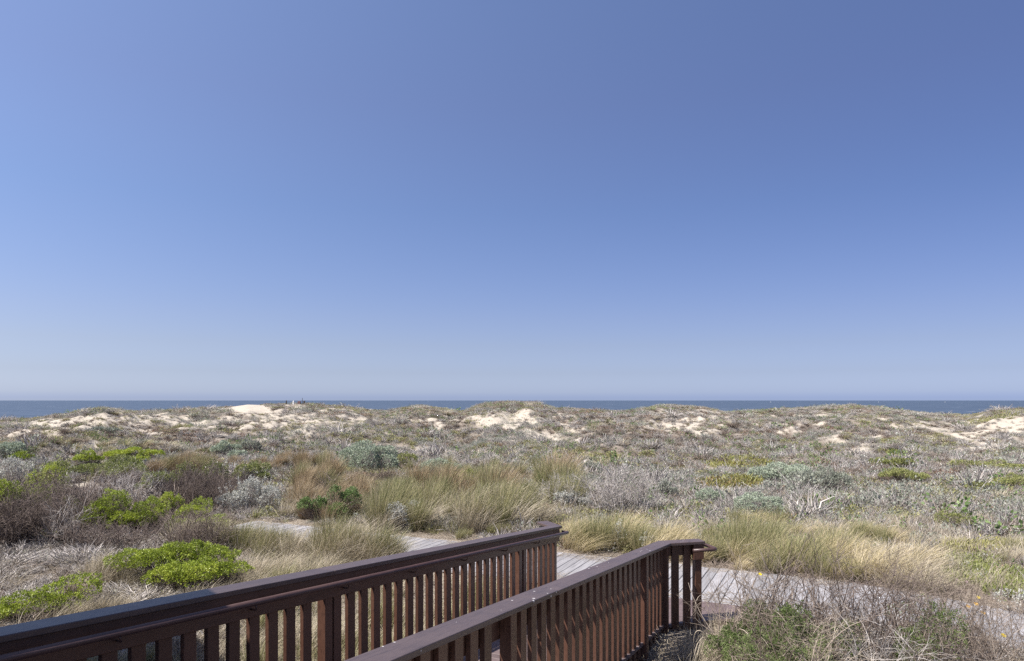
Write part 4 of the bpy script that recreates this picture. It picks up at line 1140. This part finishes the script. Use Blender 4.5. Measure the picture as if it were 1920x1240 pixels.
# thin grass and straw litter between the tussocks
def build_fill():
    PR = []
    for k in range(3):
        V, Q, T = blades(600 + k, 70, 0.6, 0.35, 0.55, WIND * 0.5, 0.004, 4, 0.4); PR.append(mesh_np('tuft', V, Q, None, T, [M['grass_tan']]))
    for k in range(2):
        V, Q, T = blades(610 + k, 70, 0.6, 0.35, 0.45, WIND * 0.3, 0.004, 4, 0.3); PR.append(mesh_np('tuft', V, Q, None, T, [M['grass_olive']]))
    for k in range(3):      # flat straw
        g = np.random.default_rng(620 + k); A = np.stack([g.uniform(-0.5, 0.5, 90), g.uniform(-0.5, 0.5, 90), g.uniform(0.0, 0.06, 90)], -1)
        d = g.normal(0, 1, (90, 3)) * [1, 1, 0.12]; B = A + norm(d) * g.uniform(0.08, 0.3, (90, 1)); B[:, 2] = np.abs(B[:, 2])
        V, Q, T = twigs(g, A, B, 0.004, 3, 0.12); PR.append(mesh_np('tuft', V, Q, None, T, [M['litter']]))
    N = 9000
    r = gs.uniform(6.0, 30, N); az = gs.uniform(R(-43), R(43), N)
    x, y = np.sin(az) * r, np.cos(az) * r; z = ground(x, y); px, py = to_px(x, y, z); u, v = uv_of(x, y)
    bend = np.clip(v + 0.5, 0, None); uc = 11.25 - 0.07 * bend ** 2
    du = np.abs(u - uc)
    inramp = (v > VL0 - 0.1) & (v < VR1 + 0.1 + np.clip(u - 8.8, 0, 9) * 1.2) & (u < 10.3)
    keep = (du > 0.80) & ~inramp
    keep &= (du > 1.09) | (gs.uniform(0, 1, N) < 0.5)
    z = np.where(du < 1.09, -2.935, z)
    green = (py > 870) & (px > 480) & (px < 1100)
    bank = (px > 1040) & (py > 985)
    nearL = (px < 760) & (py > 1000) & ((px > 330) | (gs.uniform(0, 1, N) < 0.10))
    edge = (du < 1.75)
    want = np.where(edge, 1.0, np.where(green, 0.5, np.where(bank, 0.8, np.where(nearL, 0.8, 0.12))))
    keep &= gs.uniform(0, 1, N) < want
    x, y, z, px, py, edge, green = (a[keep] for a in (x, y, z, px, py, edge, green)); n = len(x)
    q = gs.uniform(0, 1, n)
    idx = np.where(edge & (q < 0.75), 5 + gs.integers(0, 3, n), np.where(green & (q < 0.6), 3 + gs.integers(0, 2, n), np.where(q < 0.6, gs.integers(0, 3, n), 5 + gs.integers(0, 3, n))))
    size = gs.uniform(0.45, 0.95, n); size[edge] *= 0.75
    rot = np.stack([gs.normal(0, 0.08, n), gs.normal(0, 0.08, n), np.where(idx < 5, gs.normal(0, 0.4, n), gs.uniform(0, 6.28, n))], -1)
    scatter('thin_grass', 'thin dry grass and straw litter between the tussocks and along the boardwalk', np.stack([x, y, z - 0.005], -1), np.stack([size] * 3, -1), rot, idx, PR)
build_fill()

# ------------------------------------------------------------------ ice plant mats
def flower(px, py, mat, label, size, h, name='flower', cat='flower', n_pet=14, parent=None):
    p = hit(px, py + h / 3.0 * 0 + 1)
    d = (HZ - py) / F
    # the head stands h above the ground on the line of sight
    t = np.arange(4, 40, 0.02); gz = ground((px - CX) / F * t, t); k = np.argmax(d * t <= gz + h)
    q = np.array([(px - CX) / F * t[k], t[k], gz[k]])
    g = np.random.default_rng(int(px * 7 + py))
    a = np.linspace(0, 2 * np.pi, n_pet, endpoint=False)
    tip = np.stack([np.cos(a), np.sin(a), np.full(n_pet, 0.35)], -1) * size
    sd = np.stack([-np.sin(a), np.cos(a), 0 * a], -1) * size * 0.2
    Vp = np.stack([np.zeros((n_pet, 3)), tip * 0.6 - sd, tip, tip * 0.6 + sd], 1).reshape(-1, 3)
    tilt = np.array([0, -0.5, 0.86])
    ex = np.array([1, 0, 0.0]); ey = np.cross(tilt, ex)
    Vp = Vp[:, :1] * ex + Vp[:, 1:2] * ey + Vp[:, 2:] * tilt
    T = np.zeros((len(Vp), 3)); T[:, 0] = np.repeat(g.uniform(0, 1, n_pet), 4)
    root = empty(name, q); tag(root, label, cat, None)
    obj('petals', mesh_np('petals', Vp, np.arange(len(Vp)).reshape(-1, 4), None, T, [M[mat]]), root, (0, 0, h))
    ca = np.linspace(0, 2 * np.pi, 8, endpoint=False)
    Vc = np.vstack([[tilt * size * 0.22], [(ex * math.cos(z_) + ey * math.sin(z_)) * size * 0.28 + tilt * size * 0.06 for z_ in ca]])
    obj('centre', mesh_np('centre', Vc, None, [[0, 1 + k_, 1 + (k_ + 1) % 8] for k_ in range(8)], np.full((9, 3), 0.8), [M['orange' if mat == 'yellow' else 'yellow']]), root, (0, 0, h))
    V, Q, T = twigs(g, np.array([[0, 0, 0.0]]), np.array([[0, 0, h]]), 0.003, 4, 0.08)
    obj('stem', mesh_np('stem', V, Q, None, T, [M['fern']]), root)
    return root

def ice_mat(x0, x1, y0, y1, label, n, leaf, seed, kind='ice'):
    g = np.random.default_rng(seed)
    a, b = hit((x0 + x1) / 2, y0), hit((x0 + x1) / 2, y1)
    c = (a + b) / 2; c[2] = float(ground(c[0], c[1]))
    P = []
    while len(P) < n:
        px, py = g.uniform(x0, x1), g.uniform(y0, y1)
        # even cover over the ground: sample in world space between the two depths
        yy = g.uniform(b[1], a[1]); dx = (px - CX) / F; xx = dx * yy
        e = ((px - (x0 + x1) / 2) / ((x1 - x0) / 2)) ** 2 + ((yy - c[1]) / ((a[1] - b[1]) / 2)) ** 2
        if e < 0.65 + 0.9 * (float(fbm(np.array(xx / 0.5), np.array(yy / 0.5), seed, 3)) - 0.35):
            P.append((xx, yy))
    P = np.array(P); z = ground(P[:, 0], P[:, 1])
    lift = 0.10 * fbm(P[:, 0] / 0.4, P[:, 1] / 0.4, seed + 5, 2)
    C = np.stack([P[:, 0] - c[0], P[:, 1] - c[1], z - c[2] + lift], -1)
    V, Q, T = leaves_at(g, C, np.tile([0, 0, 1.0], (n, 1)), leaf, 6, 0.75, 0.24)
    pn = fbm(P[:, 0] / 0.7, P[:, 1] / 0.7, seed + 9, 2)
    T[:, 0] = np.clip(T[:, 0] * 0.6 + np.repeat(sstep(0.3, 0.7, pn), 24) * 0.5, 0, 1)
    o = obj('ice_plant_mat', mesh_np('ice_plant_mat', V, Q, None, T, [M[kind]]), None, c)
    tag(o, label, 'ice plant')
    return o
ice_mat(1300, 1456, 861, 884, 'yellow and red ice plant mat above the pale sage mound', 900, 0.16, 901)
ice_mat(1288, 1438, 896, 928, 'green and red ice plant mat left of the broad grey-green bush', 1000, 0.14, 902)
ice_mat(1738, 1880, 1045, 1108, 'bright green ice plant mat with pink flowers right of the golden bank', 2400, 0.085, 903, 'ice_green')
ice_mat(1840, 1990, 1080, 1135, 'yellow-green ice plant mat at the right picture edge', 1900, 0.085, 904, 'ice_green')
ice_mat(1730, 1960, 1020, 1050, 'faded ice plant mat behind the dry tussocks at the right', 1100, 0.09, 905)
ice_mat(1040, 1200, 848, 876, 'flat yellow-green mat in the middle distance right of centre', 900, 0.14, 907, 'yolive')
ice_mat(1800, 1960, 778, 792, 'olive ice plant mat on the dune crest at the right edge', 420, 0.22, 906, 'yolive')
for (fx, fy, lb) in [(1793, 1088, 'larger pink flower on the green ice plant mat'), (1811, 1091, 'small pink flower right of the larger pink one'), (1795, 1080, 'dull pink flower just above the larger pink one'), (1753, 1078, 'dim mauve flower at the left end of the ice plant')]:
    flower(fx, fy, 'pink', lb, 0.035, 0.10, 'pink_flower')
for (fx, fy, mt, lb) in [(1425, 1078, 'yellow', 'lone yellow flower beside the boardwalk near the ramp end'), (1833, 1121, 'yellow', 'upper yellow flower of the group at right'), (1815, 1138, 'orange', 'orange-yellow flower left in the group at right'),
                         (1830, 1134, 'orange', 'small orange flower between the others at right'), (1843, 1150, 'orange', 'pale orange flower lowest in the group at right'), (1881, 1193, 'yellow', 'large yellow flower among dry stems at lower right')]:
    flower(fx, fy, mt, lb, 0.034, 0.22, 'daisy_flower')

# ------------------------------------------------------------------ tangled bare shrubs and green bushes in the right foreground
def wander(g, start, d0, L, n, curl=0.35, grav=0.0):
    P = np.zeros((len(start), n, 3)); P[:, 0] = start; d = d0.copy()
    tw = g.normal(0, curl, d0.shape)
    for k in range(1, n):
        tw = tw * 0.7 + g.normal(0, curl, d0.shape) * 0.6
        d = norm(d + tw * 0.45 + np.array([0, 0, -grav]))
        P[:, k] = P[:, k - 1] + d * (L / (n - 1))[:, None]
    P[..., 2] = np.maximum(P[..., 2], 0.01)
    return P

def bare_shrub(x0, x1, ytop, ybase, label, seed, stems=26, mat='twig', rad=0.005, curl=0.3, side=5, depth=0.7, lean=(0.1, 0, 0)):
    g = np.random.default_rng(seed)
    p = hit((x0 + x1) / 2, ybase); w = (x1 - x0) / F * p[1]; h = (ybase - ytop) / F * p[1]
    st = np.stack([g.uniform(-0.42, 0.42, stems) * w, g.uniform(-0.4, 0.4, stems) * w * depth, np.zeros(stems)], -1)
    d0 = norm(np.stack([g.normal(0, 0.35, stems), g.normal(0, 0.35, stems), np.ones(stems)], -1) + np.array(lean))
    L = h * g.uniform(0.65, 1.25, stems)
    P1 = wander(g, st, d0, L, 9, curl * 0.6)
    parts = []
    V, Q = tubes(P1, rad * g.uniform(0.7, 1.5, stems)[:, None] * np.linspace(1, 0.45, 9)[None], 4)
    T = np.zeros((len(V), 3)); T[:, 0] = np.repeat(g.uniform(0, 1, stems), 36); parts.append((V, Q, T))
    prev, pl = P1, L
    for lev, (m, ln, rr) in enumerate([(side, 0.45, 0.55), (4, 0.28, 0.38)]):
        n0 = len(prev); pick = np.repeat(np.arange(n0), m); nn = prev.shape[1]
        kk = g.integers(max(1, nn // 4), nn, len(pick))
        s0 = prev[pick, kk]; dd = norm(prev[pick, kk] - prev[pick, kk - 1])
        d1 = norm(dd + g.normal(0, 0.75, dd.shape) + [0, 0, 0.15])
        Ls = h * ln * g.uniform(0.5, 1.3, len(pick))
        P2 = wander(g, s0, d1, Ls, 6, curl)
        V, Q = tubes(P2, rad * rr * g.uniform(0.7, 1.3, len(pick))[:, None] * np.linspace(1, 0.4, 6)[None], 3)
        T = np.zeros((len(V), 3)); T[:, 0] = np.repeat(g.uniform(0, 1, len(pick)), 18); parts.append((V, Q, T))
        prev = P2
    V, Q, T = merge(parts)
    root = empty('bare_shrub', p); tag(root, label, 'shrub')
    obj('branches', mesh_np('branches', V, Q, None, T, [M[mat]]), root)
    return root

shrub(1320, 1470, 1150, 1262, 'fern', 'feathery green bush at the foot of the near railing end', 3, nxt(), depth=0.8, twig=1.0, dens=1.5, cover=0.74)
shrub(1425, 1580, 1158, 1285, 'fern', 'feathery green bush right of the one at the railing foot, under bare twigs', 3, nxt(), depth=0.8, twig=1.2, cover=0.70, dens=1.4)
shrub(1330, 1500, 1196, 1320, 'fern', 'low bright feathery bush at the bottom edge right of the railing', 3, nxt(), depth=0.8, cover=0.9, dens=1.8)
shrub(1690, 1812, 1148, 1300, 'fern', 'dark feathery green bush below the boardwalk at right', 2, nxt(), depth=0.8, cover=0.75, dens=1.4)
shrub(1676, 1732, 1118, 1185, 'fern', 'small yellow-green leafy bush at the boardwalk edge', 2, nxt(), depth=0.8, cover=0.6)
bare_shrub(1330, 1480, 1095, 1245, 'bare twiggy shrub beside the near railing end, boardwalk showing through', 701, 20, 'twig', 0.0072)
bare_shrub(1430, 1600, 1085, 1240, 'dense bare brown shrub in front of the boardwalk, right of the railing', 702, 34, 'twig_dark', 0.0072)
bare_shrub(1540, 1720, 1085, 1250, 'bare grey-brown shrub with arching twigs in front of the golden bank', 703, 32, 'twig_dark', 0.0072)
bare_shrub(1560, 1720, 1165, 1290, 'low tangle of pale dry stems at the bottom right of centre', 704, 24, 'twig_grey', 0.006, curl=0.55)
bare_shrub(1760, 1900, 1120, 1290, 'upright dry grey stems at the lower right', 705, 34, 'twig', 0.0042, curl=0.18, lean=(-0.25, 0, 0))
bare_shrub(1840, 1990, 1130, 1300, 'dry grey stems cut by the lower right corner', 706, 32, 'twig', 0.0042, curl=0.18, lean=(-0.2, 0, 0))
bare_shrub(1480, 1600, 1190, 1310, 'low tangle of brown stems over the feathery bushes at the bottom edge', 707, 14, 'litter', 0.0055, curl=0.5)
bare_shrub(1700, 1800, 1100, 1235, 'open bare shrub standing over the boardwalk at right', 714, 20, 'twig', 0.0072, curl=0.3)
bare_shrub(1350, 1560, 1150, 1300, 'brown dead twigs matted through the feathery bushes', 715, 20, 'twig', 0.005, curl=0.55)
bare_shrub(80, 150, 960, 1030, 'bare forked grey branches standing in the thicket at left', 708, 9, 'twig_grey', 0.010, curl=0.25)
bare_shrub(150, 300, 900, 960, 'spreading bare grey shrub behind the sloping green bush', 709, 40, 'twig_grey', 0.007, curl=0.3, side=7)
bare_shrub(20, 160, 915, 1012, 'tall brown thicket of bare twigs at left', 710, 60, 'twig_dark', 0.007, curl=0.3, side=7)
bare_shrub(-50, 70, 955, 1030, 'dark brown thicket of bare twigs cut by the left picture edge', 716, 80, 'twig_dark', 0.008, curl=0.3, side=7)
bare_shrub(110, 270, 985, 1035, 'low dark thicket under the sloping green bush', 717, 80, 'twig_dark', 0.007, curl=0.35, side=6)
bare_shrub(290, 420, 975, 1045, 'low brown thicket between the sprig bushes and the tan grass', 718, 70, 'twig_dark', 0.006, curl=0.35, side=6)
bare_shrub(190, 270, 890, 930, 'bare brown shrub under the olive bushes at left', 719, 50, 'twig_dark', 0.008, curl=0.3, side=7)
bare_shrub(335, 440, 890, 960, 'dark bare thicket under the slanting olive cushion', 711, 50, 'twig_dark', 0.007, curl=0.3, side=7)
bare_shrub(1020, 1120, 905, 950, 'grey bare shrub in the scrub behind the ramp end', 712, 40, 'twig_grey', 0.009, curl=0.3, side=7)
bare_shrub(1110, 1230, 900, 962, 'wide grey bare shrub above the golden grass', 713, 46, 'twig_grey', 0.009, curl=0.3, side=7)

# long looping stems by the near railing end
def loop_stem(pts, r, label, mat='litter'):
    """smooth curve through photo points with given distances"""
    K = np.array([[(a - CX) / F * t, t, (HZ - b) / F * t] for a, b, t in pts])
    s = np.linspace(0, len(K) - 1, len(K) * 6)
    out = []
    for q in s:
        i = min(int(q), len(K) - 2); f = q - i
        p0, p1, p2, p3 = K[max(i - 1, 0)], K[i], K[i + 1], K[min(i + 2, len(K) - 1)]
        out.append(0.5 * ((2 * p1) + (-p0 + p2) * f + (2 * p0 - 5 * p1 + 4 * p2 - p3) * f * f + (-p0 + 3 * p1 - 3 * p2 + p3) * f ** 3))
    P = np.array(out); c = P[0].copy(); P = P - c
    V, Q = tubes(P[None], r * np.linspace(1, 0.5, len(P))[None], 5)
    o = obj('looping_stem', mesh_np('looping_stem', V, Q, None, np.full((len(V), 3), 0.8), [M[mat]], smooth=True), None, c)
    tag(o, label, 'stem')
loop_stem([(1335, 1238, 7.9), (1318, 1180, 7.8), (1304, 1140, 7.7), (1308, 1122, 7.7), (1314, 1116, 7.75)], 0.0045, 'thin pale stem arching up in front of the near railing end')
loop_stem([(1345, 1232, 7.8), (1322, 1190, 7.7), (1306, 1184, 7.7), (1301, 1205, 7.75), (1312, 1226, 7.8), (1330, 1218, 7.85), (1342, 1200, 7.9)], 0.0055, 'pale stem looping in a ring at the foot of the railing')
loop_stem([(1340, 1196, 7.9), (1318, 1196, 7.8), (1306, 1212, 7.7), (1302, 1238, 7.6), (1308, 1262, 7.6)], 0.005, 'pale stem hanging in an arc below the ring at the railing foot')
loop_stem([(1418, 1210, 7.9), (1408, 1165, 7.9), (1400, 1120, 8.0), (1391, 1090, 8.1), (1390, 1060, 8.2), (1386, 1040, 8.2)], 0.005, 'tall thin stem rising before the boardwalk right of the railing')
loop_stem([(1424, 1195, 7.8), (1448, 1178, 7.8), (1446, 1150, 7.9), (1434, 1135, 8.0), (1430, 1120, 8.0)], 0.006, 'thick pale curved stem over the feathery bush')
loop_stem([(1556, 1190, 7.7), (1590, 1180, 7.7), (1596, 1160, 7.8), (1585, 1135, 7.9), (1570, 1118, 8.0)], 0.006, 'pale hooked stem in front of the bare brown shrub')
loop_stem([(1360, 1262, 7.4), (1400, 1200, 7.6), (1398, 1185, 7.7), (1385, 1180, 7.8), (1376, 1192, 7.8)], 0.006, 'grey stem curling over the low bright feathery bush')
loop_stem([(1470, 1200, 7.5), (1485, 1225, 7.4), (1505, 1245, 7.3)], 0.006, 'short pale stick lying across the feathery bush at the bottom')

# ------------------------------------------------------------------ far things: objects on the dune crest, sailboats
def crest_at(px, yb):
    t = np.arange(60, 130, 0.1); dx = (px - CX) / F
    g = ground(dx * t, t); k = int(np.argmax(g / t))
    return np.array([dx * t[k], t[k], g[k]])
def crest_box(name, px, wpx, ypx_top, mat, label, cat):
    p = crest_at(px, 757); w = wpx / F * p[1]; top = (HZ - ypx_top) / F * p[1]
    me = bpy.data.meshes.new(name)
    h = top - p[2] + 0.3; a = w / 2; b = a * 0.8
    V = [(-a, -b, -0.3), (a, -b, -0.3), (a, b, -0.3), (-a, b, -0.3), (-a * .85, -b * .85, h - 0.3), (a * .85, -b * .85, h - 0.3), (a * .7, b * .85, h - 0.24), (-a * .85, b * .85, h - 0.3)]
    me.from_pydata(V, [], [[3, 2, 1, 0], [4, 5, 6, 7], [0, 1, 5, 4], [1, 2, 6, 5], [2, 3, 7, 6], [3, 0, 4, 7]]); me.materials.append(M[mat]); me.update()
    tag(obj(name, me, None, p), label, cat)
crest_box('marker_post', 537, 2.2, 751.5, 'darkpost', 'short dark post on the dune crest left of the white marker', 'post')
crest_box('white_marker', 550, 3.0, 752.5, 'white', 'small white marker on the dune crest', 'marker')
crest_box('low_timber_frame', 561, 6, 752.8, 'rustbox', 'low dull red-brown object on the dune crest beside the thin pole', 'frame')
crest_box('thin_pole', 567, 0.9, 747, 'darkpost', 'thin tall pole on the dune crest breaking the horizon', 'pole')
crest_box('dark_box', 570.5, 3.4, 752, 'darkpost', 'dark box at the foot of the thin pole on the crest', 'box')

def sailboat(px, hpx, dist, label):
    h = hpx / F * dist
    root = empty('sailboat', ((px - CX) / F * dist, dist, -13.5)); tag(root, label, 'sailboat', 'sailboats on the horizon')
    k = h / 10.0
    hv = [(-3.5, -1, 1.2), (3.8, 0, 1.4), (-3.5, 1, 1.2), (-3.2, -.7, 0), (3.0, 0, 0), (-3.2, .7, 0)]
    me = bpy.data.meshes.new('hull'); me.from_pydata([(a * k, b * k, c * k) for a, b, c in hv], [], [[0, 1, 2], [0, 3, 4, 1], [1, 4, 5, 2], [0, 2, 5, 3], [3, 5, 4]]); me.materials.append(M['white']); me.update(); obj('hull', me, root)
    me = bpy.data.meshes.new('sail'); me.from_pydata([(a * k, b * k, c * k) for a, b, c in [(-3, 0.3, 2), (0.1, 0, 2), (0.1, 0, 11), (0.3, 0, 2), (3.5, 0.2, 1.8), (0.3, 0, 9.5)]], [], [[0, 1, 2], [3, 4, 5]]); me.materials.append(M['white']); me.update(); obj('sail', me, root)
    V, Q = tubes(np.array([[[0.2, 0, 1], [0.2, 0, 6], [0.2, 0, 11.5]]]) * k, np.full((1, 3), 0.12 * k), 5)
    obj('mast', mesh_np('mast', V, Q, mats=[M['white']]), root)
sailboat(1445, 2.2, 4200, 'leftmost tiny white sailboat on the horizon')
sailboat(1647, 1.8, 4600, 'tiny white sailboat on the horizon between the other two')
sailboat(1772, 2.2, 4300, 'rightmost tiny white sailboat on the horizon')
